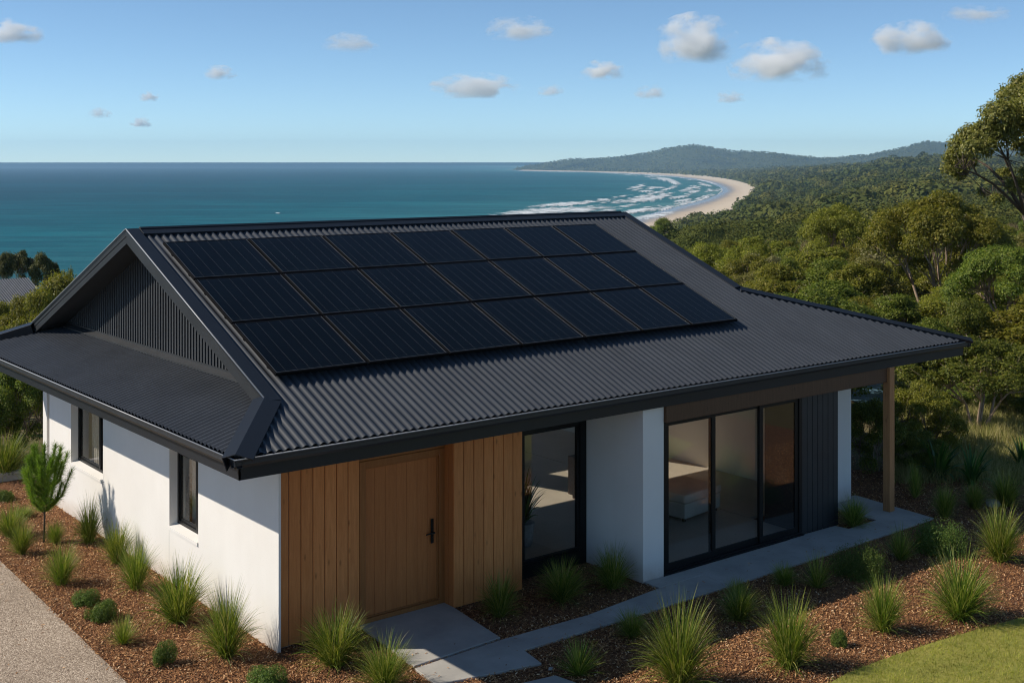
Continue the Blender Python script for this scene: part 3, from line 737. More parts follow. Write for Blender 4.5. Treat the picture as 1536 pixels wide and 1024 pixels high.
tag(link_mesh('beach', np_mesh('beach', V, Q, True, {'across': A_}), M['sand']), kind='structure')

# sea
th = np.concatenate([np.linspace(-1.45, -.55, 20, endpoint=False), np.linspace(-.55, .35, 300), np.linspace(.38, 1.2, 16)])
rr = np.concatenate([np.geomspace(180, 9500, 220, endpoint=False), np.geomspace(9500, 140000, 40)])
TH, RR = np.meshgrid(th, rr)
X = CAM.x + RR * (np.cos(TH) * FW.x + np.sin(TH) * RT.x); Y = CAM.y + RR * (np.cos(TH) * FW.y + np.sin(TH) * RT.y)
sw = -sdist(X, Y, LANDW); nr_, nt_ = RR.shape
ii = (np.arange(nr_ - 1)[:, None] * nt_ + np.arange(nt_ - 1)[None]).ravel(); Q = np.stack([ii, ii + 1, ii + nt_ + 1, ii + nt_], 1)
t = NT('sea_water'); at_ = t.n('ShaderNodeAttribute', attribute_name='offshore')
off = t.math('DIVIDE', at_.outputs['Fac'], 9000.0)
rot = math.atan2(RT.y, RT.x)
v = t.world()
mp = t.n('ShaderNodeMapping'); mp.vector_type = 'TEXTURE'; mp.inputs['Rotation'].default_value = (0, 0, rot); t.l(t.geo('Position'), mp.inputs['Vector'])
mp.inputs['Scale'].default_value = (1, .28, 1)
big = t.noise(mp.outputs[0], .0022, 5, .6)
off2 = t.math('ADD', off, t.math('MULTIPLY', t.math('SUBTRACT', big, .5), t.math('MINIMUM', t.math('MULTIPLY', off, .9), .12)))
col = t.ramp(t.math('POWER', t.math('MAXIMUM', off2, 0.0), .5), [(0, (.15, .24, .24)), (.09, (.05, .20, .215)), (.22, (.005, .125, .155)), (.40, (.001, .080, .115)), (.62, (.001, .060, .102)), (1, (.0005, .046, .088))])
w1 = t.noise(mp.outputs[0], .022, 4, .6); w2 = t.noise(mp.outputs[0], .12, 3, .6)
h = t.math('MULTIPLY_ADD', w2, .3, w1)
sw1 = t.n('ShaderNodeMapping'); sw1.inputs['Scale'].default_value = (.0035, .0042, 1); t.l(mp.outputs[0], sw1.inputs['Vector'])
s1 = t.noise(sw1.outputs[0], 1.0, 5, .62); s2 = t.noise(mp.outputs[0], .010, 5, .68)
sw0 = t.n('ShaderNodeMapping'); sw0.inputs['Scale'].default_value = (.00045, .00075, 1); t.l(mp.outputs[0], sw0.inputs['Vector'])
s0 = t.noise(sw0.outputs[0], 1.0, 6, .62)
sf = t.math('MULTIPLY', t.math('SUBTRACT', t.math('ADD', t.math('MULTIPLY', s0, .45), t.math('MULTIPLY_ADD', s2, .5, t.math('MULTIPLY', s1, .45))), .60), 7.0, clamp=True)
col = t.mix(t.math('MULTIPLY', sf, .8), col, t.mix(1.0, col, (.25, .50, .58), 'MULTIPLY'))
shw = t.pbr(col, .5, 0, t.bump(h, .9, 4.0), .4); shw.node.inputs['IOR'].default_value = 1.10; M['sea_water'] = t.done(shw)
tag(link_mesh('sea', np_mesh('sea', np.stack([X.ravel(), Y.ravel(), np.full(X.size, SEA)], 1), Q, True, {'offshore': np.maximum(sw, 0).ravel()}), M['sea_water']), kind='structure')

# surf: broken lines of foam riding on the water
FOAM = [((730, 324), (770, 321), (810, 317), (870, 315), (935, 311), 8), ((800, 310), (840, 307), (882, 304), 5), ((895, 299), (918, 301), 2.5),
        ((928, 304), (960, 300), (985, 297), (1008, 291), 7), ((980, 266), (1003, 270), (1022, 276), 5), ((1003, 272), (1018, 277), 4), ((987, 287), (1017, 280), 2.5), ((1000, 298), (1035, 294), 3.5),
        ((1050, 276), (1070, 280), 2.5), ((987, 316), (1012, 310), 4), ((945, 329), (980, 325), (1015, 319), 6), ((955, 287), (984, 287), 2.5), ((1030, 289), (1052, 286), 2.5),
        ((920, 322), (960, 316), (1000, 313), 5), ((1040, 268.5), (1062, 272.5), (1078, 278), 1.6), ((880, 258.4), (960, 261), (1030, 267), 1.1), ((1080, 281), (1084, 286), (1075, 293), 2.0),
        ((1070, 295), (1040, 303), (1005, 312), 2.2), ((775, 256.2), (830, 257.2), (880, 258.2), .8), ((968, 281), (1000, 282), 2), ((1008, 303), (1040, 299), 3), ((412, 319.5), (421, 320.5), 1.5)]
V = []; Q = []; UV = []; E_ = []
for si, fo in enumerate(FOAM):
    pts = fo[:-1]; wpx = fo[-1]; n = 40
    tt = np.linspace(0, len(pts) - 1, n); us = np.interp(tt, range(len(pts)), [p[0] for p in pts]); vs = np.interp(tt, range(len(pts)), [p[1] for p in pts])
    for i in range(n):
        e = math.sin(math.pi * min(1, max(0, i / (n - 1)))) ** .5
        wob = .8 * math.sin(i * .9 + si * 2) + .5 * math.sin(i * 2.3 + si)
        for k in range(5):
            q = (k / 4 - .5)
            p = on_z(us[i], vs[i] + q * wpx * (.35 + .65 * e) * (1.5 + .35 * wob) + .35 * wob * min(1, wpx / 4), SEA)
            V.append((p.x, p.y, SEA + .35 + .5 * (1 - abs(q) * 2) * min(1.0, wpx / 5))); E_.append(min(e * 1.15, 1) * (1 - (abs(q) * 2) ** 2 * .75))
    b0 = len(V) - n * 5
    Q += [(b0+i*5+k, b0+i*5+k+1, b0+(i+1)*5+k+1, b0+(i+1)*5+k) for i in range(n-1) for k in range(4)]
rs = random.Random(77)
Tn = np.gradient(W2s, axis=0); Tn /= np.linalg.norm(Tn, axis=1)[:, None]; Nn = np.stack([-Tn[:, 1], Tn[:, 0]], 1)
if sdist((W2s[60] + Nn[60] * 30)[None, :1].ravel(), (W2s[60] + Nn[60] * 30)[None, 1:].ravel(), LANDW)[0] > 0: Nn = -Nn
for si in range(64):
    c0 = rs.uniform(60, 118); ln = rs.uniform(2.0, 9.0) if c0 < 100 else rs.uniform(1.5, 4); off_ = rs.choice([14, 35, 60, 85, 110, 140, 180]) * rs.uniform(.85, 1.15) * (1 if c0 < 95 else .7); wd_ = rs.uniform(5, 15) * (1 + off_ / 400); n = 36; b0 = len(V)
    for i in range(n):
        e = math.sin(math.pi * i / (n - 1)) ** .6; q = c0 + ln * i / (n - 1); i0 = int(q); f_ = q - i0
        pc_ = (W2s[i0] * (1 - f_) + W2s[i0 + 1] * f_); nn2 = Nn[i0] * (1 - f_) + Nn[i0 + 1] * f_
        wob = 5 * math.sin(i * .5 + si) + 3 * math.sin(i * 1.3 + 2 * si)
        for k in range(5):
            qk = k / 4 - .5; p = pc_ + nn2 * (off_ + wob + qk * wd_ * (.4 + .6 * e)); V.append((p[0], p[1], SEA + .3 + .4 * (1 - abs(qk) * 2))); E_.append(min(e * 1.1, 1) * (1 - (abs(qk) * 2) ** 2 * .75))
    Q += [(b0+i*5+k, b0+i*5+k+1, b0+(i+1)*5+k+1, b0+(i+1)*5+k) for i in range(n-1) for k in range(4)]
t = NT('foam'); at_ = t.n('ShaderNodeAttribute', attribute_name='body')
mp = t.n('ShaderNodeMapping'); mp.vector_type = 'TEXTURE'; mp.inputs['Rotation'].default_value = (0, 0, rot); mp.inputs['Scale'].default_value = (1, .9, 1); t.l(t.geo('Position'), mp.inputs['Vector'])
nn = t.noise(mp.outputs[0], .06, 6, .72)
a_ = t.math('SUBTRACT', t.math('ADD', at_.outputs['Fac'], t.math('MULTIPLY', t.math('SUBTRACT', nn, .5), 3.2)), .45)
a_ = t.math('MULTIPLY', a_, 1.5, clamp=True)
tp = t.n('ShaderNodeBsdfTransparent'); mx = t.n('ShaderNodeMixShader'); t.l(a_, mx.inputs[0]); t.l(tp.outputs[0], mx.inputs[1]); t.l(t.pbr((.74, .77, .78), .8, 0, None, .1), mx.inputs[2])
M['foam'] = t.done(mx.outputs[0])
tag(link_mesh('surf', np_mesh('surf', V, Q, True, {'body': E_}), M['foam']), 'broken white lines of surf rolling towards the curved beach', 'surf', None, 'stuff')

# ------------------------------------------------------------------ garden ground
def sheet(name, poly, z, mat, kind='structure'):
    mb = MB(); mb.add([(x, y, z) for x, y in poly], [tuple(range(len(poly)))])
    return tag(mb.build(name, mat), kind=kind)
sheet('mulch_bed', [(-1.85, -9), (16, -9), (16, -2.5), (14.6, .4), (12.6, 3.0), (12.2, 9.9), (3, 11.2), (-1.9, 11.2)], 0.0, M['mulch_soil'])
drive_e = [(-1.89, -3.5), (-1.89, .35), (-1.83, 2.72), (-1.76, 6.2), (-1.9, 9), (-2.4, 11.0)]
sheet('driveway', [(-9, -6), (-1.9, -6)] + drive_e + [(-3.5, 11.2), (-9, 11.2)], .014, M['aggregate'])
lawn_e = [(3.6, -5.2), (4.6, -5.05), (5.3, -4.97), (6.0, -4.99), (7.0, -5.07), (8.0, -5.20), (9.2, -5.4), (11, -5.9), (13, -6.8)]
LAWN = [(2.2, -12), (14, -12)] + lawn_e[::-1] + [(2.9, -5.6)]
sheet('lawn', LAWN, .012, M['lawn_soil'])
# concrete slabs
mb = MB(); mb.prism([(1.30, .125), (1.13, -1.48), (2.56, -1.41), (2.72, -.112), (2.72, .125)], -.02, .035)
tag(mb.build('entry_slab', M['concrete'], None, .006), kind='structure')
mb = MB(); mb.prism([(1.10, -1.53), (1.04, -2.10), (2.46, -2.40), (2.55, -1.93), (4.02, -1.94), (4.02, -1.515), (2.57, -1.47)], -.02, .03)
mb.prism([(4.026, -1.515), (4.026, -1.94), (6.55, -1.95), (6.55, -1.36), (5.58, -1.36)], -.02, .03)
mb.prism([(5.62, -1.352), (6.556, -1.352), (6.556, -1.95), (8.9, -1.92), (8.9, -1.045), (6.05, -1.045), (5.615, -1.03)], -.02, .0303)
mb.prism([(8.906, -1.045), (8.906, -1.92), (12.06, -1.83), (12.22, -.02), (11.95, -.02), (11.95, -.152), (11.15, -.152), (11.15, -1.26), (10.32, -1.28), (10.28, -1.02), (9.5, -1.0)], -.02, .0302)
tag(mb.build('path', M['concrete'], None, .006), kind='structure')
mb = MB(); mb.prism([(1.72, -2.68), (1.75, -3.3), (2.45, -3.3), (2.36, -2.79)], -.02, .03); tag(mb.build('stepping_slab', M['concrete'], None, .006), kind='structure')

# bark chips (uncountable)
def in_poly(x, y, P):
    r = np.zeros(x.shape, bool); n = len(P)
    for i in range(n):
        ax, ay = P[i]; bx, by = P[(i+1) % n]
        c_ = (ay > y) != (by > y); r ^= c_ & (x < (bx-ax)*(y-ay)/((by-ay) or 1e-9) + ax)
    return r
rg = np.random.default_rng(5)
def scatter_quads(cx, cy, cz, lo, hi, wlo, whi, tilt):
    n = len(cx); az = rg.uniform(0, 2*np.pi, n); L = rg.uniform(lo, hi, n); W = rg.uniform(wlo, whi, n)
    t1 = rg.normal(0, tilt, n); t2 = rg.normal(0, tilt, n)
    a = np.stack([np.cos(az), np.sin(az), t1], 1) * (L/2)[:, None]; b = np.stack([-np.sin(az), np.cos(az), t2], 1) * (W/2)[:, None]
    c = np.stack([cx, cy, cz], 1)
    V = np.stack([c - a - b*.6, c + a*.8 - b, c + a + b*.7, c - a*.9 + b], 1).reshape(-1, 3)
    return V, np.arange(4*n).reshape(-1, 4)
parts = []
for (x0_, x1_, y0_, y1_, den) in ((-1.95, 0, -3.2, 10.5, 1400), (0, 7, -5.4, -1.3, 1500), (7, 15, -5.6, -.2, 1000), (2.6, 5.7, -1.5, .3, 800), (0, 1.3, -1.5, .1, 900), (11.9, 15, -.5, 3, 500)):
    n = int((x1_-x0_)*(y1_-y0_)*den); parts.append(np.stack([rg.uniform(x0_, x1_, n), rg.uniform(y0_, y1_, n)], 1))
Pn = np.concatenate(parts); x, y = Pn[:, 0], Pn[:, 1]
edge = np.interp(y, [e[1] for e in drive_e], [e[0] for e in drive_e])
ok = (x > edge + rg.normal(0, .025, len(x)) - .03) & ~in_poly(x, y, [(1.30, .2), (1.13, -1.48), (2.56, -1.41), (2.72, .2)])
ok &= ~in_poly(x, y + rg.normal(0, .02, len(x)), LAWN)
ok &= ~in_poly(x, y, [(1.10, -1.53), (1.04, -2.10), (2.46, -2.40), (2.55, -1.93), (4.02, -1.94), (6.55, -1.95), (8.9, -1.92), (12.06, -1.83), (12.22, -.02), (11.15, -.15), (11.15, -1.26), (10.32, -1.28), (10.28, -1.02), (5.62, -1.03), (5.58, -1.35), (4.4, -1.51)])
ok &= ~in_poly(x, y, [(1.72, -2.68), (1.75, -3.3), (2.45, -3.3), (2.36, -2.79)])
ok &= ~((x > 0) & (y > .1) & (x < 11.9))
x, y = x[ok], y[ok]
V, Q = scatter_quads(x, y, rg.uniform(.004, .03, len(x)), .014, .042, .006, .015, .42)
tag(link_mesh('bark_mulch', np_mesh('bark_mulch', V, Q), M['bark_chips']), 'red brown bark chip mulch covering the garden beds', 'mulch', None, 'stuff')

n = 420; x = np.concatenate([rg.uniform(1.0, 12, n // 2), rg.uniform(-4.2, -1.8, n // 2)]); y = np.concatenate([rg.uniform(-2.4, -1.0, n // 2), rg.uniform(-3, 9, n // 2)])
V, Q = scatter_quads(x, y, np.full(len(x), .042) * (x > 0) + .02 * (x <= 0), .02, .06, .006, .016, .15)
tag(link_mesh('leaf_litter', np_mesh('leaf_litter', V, Q), M['bark_chips']), 'stray bark chips and dry leaves scattered on the paving and driveway', 'litter', None, 'stuff')
# short blades
def blade_field(x, y, z0, hlo, hhi, w, lean, segs=2):
    n = len(x); az = rg.uniform(0, 2*np.pi, n); H = rg.uniform(hlo, hhi, n); ln = np.abs(rg.normal(0, lean, n)) + .1
    d = np.stack([np.cos(az), np.sin(az)], 1); wa = az + np.pi/2 + rg.normal(0, .6, n); wd = np.stack([np.cos(wa), np.sin(wa)], 1)
    V = []
    for k in range(segs + 1):
        s = k / segs; c = np.stack([x, y], 1) + d * (H*ln*s*s)[:, None]; z = z0 + H*s*(1 - .25*ln*s); ww = w*(1 - s**1.6*.92)/2
        V += [np.c_[c - wd*ww, z], np.c_[c + wd*ww, z]]
    V = np.stack(V, 1); m = 2*(segs+1); base = (np.arange(n)*m)[:, None]
    Q = np.concatenate([base + np.array([2*k, 2*k+1, 2*k+3, 2*k+2]) for k in range(segs)], 0)
    return V.reshape(-1, 3), Q
n = 90000; x = rg.uniform(3, 13, n); y = rg.uniform(-8.5, -4.85, n)
ok = in_poly(x, y + rg.normal(0, .025, n), LAWN); x, y = x[ok], y[ok]
V, Q = blade_field(x, y, .01, .02, .065, .006, .9, 1)
tag(link_mesh('lawn_grass', np_mesh('lawn_grass', V, Q), M['lawn_blade']), 'short sunlit lawn grass beside the mulch bed', 'grass', None, 'stuff')
n = 52000; uu = rg.uniform(1340, 1650, n); DD = rg.uniform(24.5, 38, n)
x = CAM.x + FW.x*DD + RT.x*(uu-768)/F*DD; y = CAM.y + FW.y*DD + RT.y*(uu-768)/F*DD
keep = fbm(x, y, 1.6, 3, 5) > -.28; x, y = x[keep], y[keep]
V, Q = blade_field(x, y, ground_z(x, y) - .03, .10, .42, .012, .55, 3)
tag(link_mesh('long_grass', np_mesh('long_grass', V, Q), M['dry_grass']), 'straw tinged long grass growing between the garden and the scrub', 'grass', None, 'stuff')

# ------------------------------------------------------------------ tussocks and garden shrubs
def clump_mesh(name, seed, n, w, r0=.10, tilt=(.05, .95), bend=(.3, 1.3), segs=6, flop=.1, wide=1.0):
    g = np.random.default_rng(seed)
    az = g.uniform(0, 2*np.pi, n); q = g.uniform(0, 1, n) ** .75
    th0 = tilt[0] + (tilt[1] - tilt[0]) * q * g.uniform(.55, 1.05, n); bd = g.uniform(bend[0], bend[1], n) * (.5 + .6 * q)
    L = g.uniform(.66, 1.0, n) * (1 - .20 * q); dead = g.uniform(0, 1, n) < flop
    th0 = np.where(dead, g.uniform(.9, 1.25, n), th0); L = np.where(dead, L * .8, L)
    br = r0 * np.sqrt(g.uniform(0, 1, n)); ba = az + g.normal(0, .9, n)
    px, py = br*np.cos(ba), br*np.sin(ba); pz = np.zeros(n); ww = w * g.uniform(.6, 1.25, n)
    tw = az + np.pi/2 + g.normal(0, .45, n); wd = np.stack([np.cos(tw), np.sin(tw), g.normal(0, .2, n)], 1)
    side = g.normal(0, .25, n); V = []
    for k in range(segs + 1):
        s = k / segs; c = np.stack([px, py, pz], 1)
        wk = ww * (.75 + .5*s) * (1 - s**2.2) * .5 if k < segs else ww * .02
        V += [c - wd*wk[:, None], c + wd*wk[:, None]]
        th = th0 + bd * (s + .08) ** 1.4; st = L / segs; a = az + side * s
        px = px + np.cos(a)*np.sin(th)*st; py = py + np.sin(a)*np.sin(th)*st; pz = np.maximum(pz + np.cos(th)*st, .004)
    V = np.stack(V, 1); m = 2*(segs+1); b = (np.arange(n)*m)[:, None]
    Q = np.concatenate([b + np.array([2*k, 2*k+1, 2*k+3, 2*k+2]) for k in range(segs)], 0)
    V = V.reshape(-1, 3); top = np.percentile(V[:, 2], 98.5); rad = np.percentile(np.hypot(V[:, 0], V[:, 1]), 92)
    V[:, 2] /= top; V[:, 0] /= 2*rad; V[:, 1] /= 2*rad           # unit height, unit width
    return np_mesh(name, V, Q)
CL = {'tussock': [clump_mesh('tussock_grass', 11 + i, 800, .0125, .085 + .02 * (i % 3), (.04, 1.02 + .1 * (i % 2)), (.35, 1.35)) for i in range(5)],
      'soft': [clump_mesh('soft_tussock', 31 + i, 800, .010, .10, (.02, .90), (.35, 1.25)) for i in range(3)],
      'spiky': [clump_mesh('spiky_tussock', 51 + i, 380, .014, .06, (.05, 1.25), (.1, .6), 5, .15) for i in range(3)],
      'strap': [clump_mesh('strap_leaf_plant', 71 + i, 46, .075, .07, (.05, 1.0), (.5, 1.5), 8, 0) for i in range(3)]}
def leaf_cloud(name, pts, nrm, size, g, aspect=2.2, jitter=.9):
    n = len(pts); d = nrm + g.normal(0, jitter, (n, 3)); d /= np.linalg.norm(d, axis=1)[:, None] + 1e-9
    h = g.normal(0, 1, (n, 3)); a = np.cross(d, h); a /= np.linalg.norm(a, axis=1)[:, None] + 1e-9; b = np.cross(d, a)
    s = size * g.uniform(.6, 1.35, n); a = a * (s * .5)[:, None]; b = b * (s * .5 / aspect)[:, None]
    lift = d * (s * .12)[:, None]
    V = np.stack([pts - a, pts - b * 1.0 + lift, pts + a, pts + b + lift], 1).reshape(-1, 3)
    return V, np.arange(4*n).reshape(-1, 4)
def dome_shrub(name, seed, n, size, flat=.8, lumps=14, aspect=2.6):
    g = np.random.default_rng(seed)
    c = g.normal(0, 1, (lumps, 3)); c[:, 2] = np.abs(c[:, 2]) * .9 + .1; c /= np.linalg.norm(c, axis=1)[:, None]; c *= g.uniform(.18, .34, lumps)[:, None]; rad = g.uniform(.13, .22, lumps)
    k = g.integers(0, lumps, n); u = g.normal(0, 1, (n, 3)); u /= np.linalg.norm(u, axis=1)[:, None]
    P = c[k] + u * (rad[k] * g.uniform(.35, 1, n) ** .5)[:, None]; P[:, 2] = np.abs(P[:, 2])
    V, Q = leaf_cloud(name, P, u * .8 + np.array([0, 0, .5]), size, g, aspect)
    V[:, 2] -= V[:, 2].min(); V[:, 2] /= np.percentile(V[:, 2], 99.5); V[:, :2] /= 2 * np.percentile(np.hypot(V[:, 0], V[:, 1]), 98)
    return np_mesh(name, V, Q)
CL['shrub'] = [dome_shrub('dome_shrub', 91 + i, 6500, .042, aspect=3.2) for i in range(3)]
CL['cover'] = [dome_shrub('ground_cover', 101 + i, 15000, .022, lumps=30, aspect=3.2) for i in range(2)]
PMAT = {'tussock': 'blade', 'soft': 'blade', 'spiky': 'blade', 'strap': 'strap_blade', 'shrub': 'fine_shrub', 'cover': 'fine_shrub'}
PCAT = {'tussock': ('tussock', 'grass clump'), 'soft': ('tussock', 'grass clump'), 'spiky': ('spiky_tussock', 'grass clump'), 'strap': ('strap_leaf_plant', 'plant'), 'shrub': ('round_shrub', 'shrub'), 'cover': ('ground_cover_shrub', 'shrub')}
PLANTS = [  # u, v base, width px, v top, kind, label
 (33, 833, 46, 781, 'tussock', 'small bright tussock at the driveway edge left of the pine sapling'),
 (16, 808, 60, 757, 'soft', 'low spreading grass clump at the left frame edge behind the small bright tussock'),
 (83, 816, 36, 780, 'soft', 'small tussock just right of the pine sapling trunk'),
 (134, 818, 54, 748, 'tussock', 'tussock against the white wall below the far bedroom window'),
 (92, 880, 66, 814, 'soft', 'tussock standing by the driveway in front of the pine sapling'),
 (176, 847, 62, 782, 'soft', 'wall side tussock left of the near bedroom window, behind another clump'),
 (204, 887, 68, 808, 'soft', 'upright tussock in front of the white wall left of the near bedroom window'),
 (268, 937, 100, 843, 'tussock', 'largest tussock of the left bed, below the near bedroom window'),
 (340, 990, 92, 884, 'tussock', 'tall tussock casting a shadow on the white wall near the house corner'),
 (185, 968, 60, 921, 'spiky', 'small spiky tussock near the driveway below two low round shrubs'),
 (129, 908, 40, 884, 'shrub', 'smaller upper one of two low round shrubs near the driveway'),
 (152, 931, 50, 899, 'shrub', 'wider lower one of two low round shrubs near the driveway'),
 (252, 998, 44, 961, 'shrub', 'dense round green shrub alone in the mulch beside the driveway end'),
 (400, 1032, 66, 1000, 'shrub', 'round shrub cut by the bottom edge of the picture below the house corner'),
 (8, 752, 34, 733, 'shrub', 'round shrub at the left frame edge near the concrete edging'),
 (8, 722, 78, 648, 'tussock', 'tall grass clump behind the concrete edging at the left frame edge'),
 (36, 777, 40, 760, 'soft', 'low green clump behind the pine sapling at the far end of the left bed'),
 (503, 1003, 104, 911, 'tussock', 'arching tussock in front of the timber boards left of the front door'),
 (577, 1040, 96, 958, 'soft', 'pale tussock in the foreground left of the path end'),
 (750, 928, 72, 860, 'tussock', 'shaded tussock below the timber bay right of the entry slab'),
 (843, 906, 84, 843, 'tussock', 'shaded tussock under the tall fixed window'),
 (919, 886, 72, 820, 'tussock', 'shaded tussock beside the white pier'),
 (868, 1016, 76, 958, 'spiky', 'small sunlit tussock in front of the path near the stepping slab'),
 (1019, 1036, 125, 902, 'tussock', 'largest sunlit tussock at the bottom centre of the front bed'),
 (1184, 1006, 100, 894, 'tussock', 'sunlit tussock in the front bed between the largest one and the tiny shrub'),
 (1259, 970, 24, 942, 'shrub', 'tiny round green shrub alone in the sunlit front bed'),
 (948, 958, 62, 916, 'soft', 'low dark grass along the path behind the largest sunlit tussock'),
 (1108, 933, 76, 880, 'soft', 'shaded broad clump beside the path below the sliding doors'),
 (1106, 903, 48, 868, 'soft', 'small dark tuft on the path edge behind the shaded broad clump'),
 (1176, 880, 50, 845, 'soft', 'small shaded clump at the path edge below the right glass door'),
 (1226, 884, 58, 828, 'spiky', 'shaded spiky clump by the path left of the ground cover mounds'),
 (1290, 868, 84, 815, 'cover', 'dark low mound of ground cover nearest the sliding doors'),
 (1351, 843, 54, 788, 'spiky', 'shaded spiky clump between two mounds of ground cover'),
 (1408, 832, 88, 780, 'cover', 'dark low mound of ground cover in front of the timber post'),
 (1280, 792, 54, 746, 'tussock', 'dark tussock at the corner of the charcoal boards on the paving'),
 (1325, 951, 80, 865, 'tussock', 'loose sunlit tussock in the middle of the front bed right of the tiny shrub'),
 (1440, 934, 118, 830, 'tussock', 'wide sunlit tussock by the lawn edge at the right'),
 (1500, 845, 80, 757, 'tussock', 'tall tussock at the right end of the front bed'),
 (1417, 778, 50, 726, 'soft', 'shaded upright clump behind the ground cover right of the post'),
 (1508, 762, 62, 710, 'tussock', 'bright tussock behind the grey rock at the right'),
 (1408, 722, 84, 660, 'strap', 'broad strap leafed plant in the shade right of the timber post'),
 (1458, 730, 62, 668, 'strap', 'taller strap leafed plant left of the bright tussock by the rock'),
 (1532, 705, 50, 655, 'strap', 'bright strap leafed plant at the right frame edge'),
 (1462, 765, 46, 722, 'soft', 'shaded clump between the strap leafed plants and the grey rock'),
 (1372, 748, 30, 690, 'spiky', 'thin spiky plant just right of the timber post'),
]
PGROUP = {'grass clump': 'tussock grasses planted in the garden beds', 'plant': 'strap leafed plants at the end of the garden', 'shrub': 'low shrubs planted in the garden beds'}
for i, (u, v, w, vt, kind, label) in enumerate(PLANTS):
    D = F * CAM.z / (v - 243); h = (v - vt) * D / F * .93; wm = w * D / F * 1.0
    p = on_z(u, v - .12 * w * .45); me = CL[kind][i % len(CL[kind])]
    o = link_mesh(PCAT[kind][0], me, M[PMAT[kind]]); o.location = (p.x, p.y, max(0, float(ground_z(p.x, p.y))) - .005)
    o.scale = (wm * rnd.uniform(.94, 1.06), wm * rnd.uniform(.94, 1.06), h); o.rotation_euler = (0, 0, rnd.uniform(0, 6.28))
    tag(o, label, PCAT[kind][1], PGROUP[PCAT[kind][1]], 'thing')

mb = MB(); mb.tube([(0, 0, 0), (0, 0, .03), (0, 0, .36), (0, 0, .38)], [.13, .15, .19, .19], 20); mb.build('pot', M['rock'], POT, smooth=False)
o = link_mesh('foliage', CL['strap'][0], None, POT); o.location = (0, 0, .36); o.scale = (.75, .75, .75)
o2 = o.copy(); COL.objects.link(o2); o2.rotation_euler = (0, 0, 1.7); o2.scale = (.6, .6, .9)
# pine sapling
g = np.random.default_rng(3)
p = on_z(66, 813); D = F * CAM.z / (813 - 243); sap = empty('pine_sapling', p, 0, 'young bright green pine sapling with a thin bare stem near the driveway', 'tree')
mb = MB(); H = 128 * D / F
mb.tube([(0, 0, 0), (.01, 0, H*.3), (-.01, .01, H*.6), (0, 0, H*.95)], [.018, .015, .010, .004], 6)
P_ = []; Dn = []
for k in range(24):
    z0 = H * (.34 + .045 * (k % 12)) if k < 23 else H * .7; a = k * 2.4; out = (.44 - .30 * z0 / H) * (.75 + .5 * ((k * 37) % 11) / 10); Lb = H * (.46 - .28 * z0 / H) * (.7 + .6 * ((k * 53) % 7) / 6) + .08
    pts = [Vector((0, 0, z0)), Vector((math.cos(a)*out*.75, math.sin(a)*out*.75, z0 + Lb*.30)), Vector((math.cos(a)*out*1.15, math.sin(a)*out*1.15, z0 + Lb))]
    mb.tube(pts, [.006, .005, .002], 5)
    n = 950; s = g.uniform(.05, 1.03, n); q = np.array([[*(pts[0].lerp(pts[1], min(1, x*2)) if x < .5 else pts[1].lerp(pts[2], x*2-1))] for x in s])
    P_.append(q); dr = np.array(pts[2] - pts[1]); dr = dr / np.linalg.norm(dr); Dn.append(np.tile(dr, (n, 1)))
s = g.uniform(.45, 1.03, 400); P_.append(np.stack([s*0, s*0, s*H*.97], 1)); Dn.append(np.tile([0, 0, 1.], (400, 1)))
P_ = np.concatenate(P_); Dn = np.concatenate(Dn); n = len(P_)
d = Dn * .75 + g.normal(0, .5, (n, 3)); d /= np.linalg.norm(d, axis=1)[:, None]; L = g.uniform(.06, .13, n)[:, None]
sd_ = np.cross(d, g.normal(0, 1, (n, 3))); sd_ /= np.linalg.norm(sd_, axis=1)[:, None]; sd_ *= .0026
V = np.stack([P_ - sd_, P_ + sd_, P_ + d*L + sd_*.3, P_ + d*L - sd_*.3], 1).reshape(-1, 3)
mb.build('trunk', M['dark_bark'], sap, smooth=True)
link_mesh('crown', np_mesh('crown', V, np.arange(4*n).reshape(-1, 4)), M['pine_needle'], sap)

# edging kerb and rocks
MB().box(-3.2, .12, 11.24, 11.42, -.05, .16).build('garden_edging', M['concrete'], None, .015)
tag(bpy.data.objects['garden_edging'], 'low grey concrete edging at the far end of the left garden bed', 'edging')
def rock(name, p, s, seed, label):
    bm = bmesh.new(); bmesh.ops.create_icosphere(bm, subdivisions=3, radius=1)
    for v in bm.verts:
        k = 1 + .35 * mnoise.noise(v.co * 1.3 + Vector((seed, 0, 0))) + .12 * mnoise.noise(v.co * 3 + Vector((seed, 5, 0))); v.co *= k
        v.co = Vector((v.co.x * s, v.co.y * s * .8, max(v.co.z * s * .6, -.3 * s)))
    me = bpy.data.meshes.new(name); bm.to_mesh(me); bm.free(); me.polygons.foreach_set('use_smooth', [True] * len(me.polygons))
    o = link_mesh(name, me, M['rock']); o.location = p; tag(o, label, 'rock')
rock('rock', on_z(1490, 758) + Vector((0, 0, .04)), .16, 2, 'small grey rock in the shade by the bright tussock at the right')
rock('pebble', on_z(826, 1006) + Vector((0, 0, .03)), .035, 4, 'small pale pebble on the mulch beside the path corner')

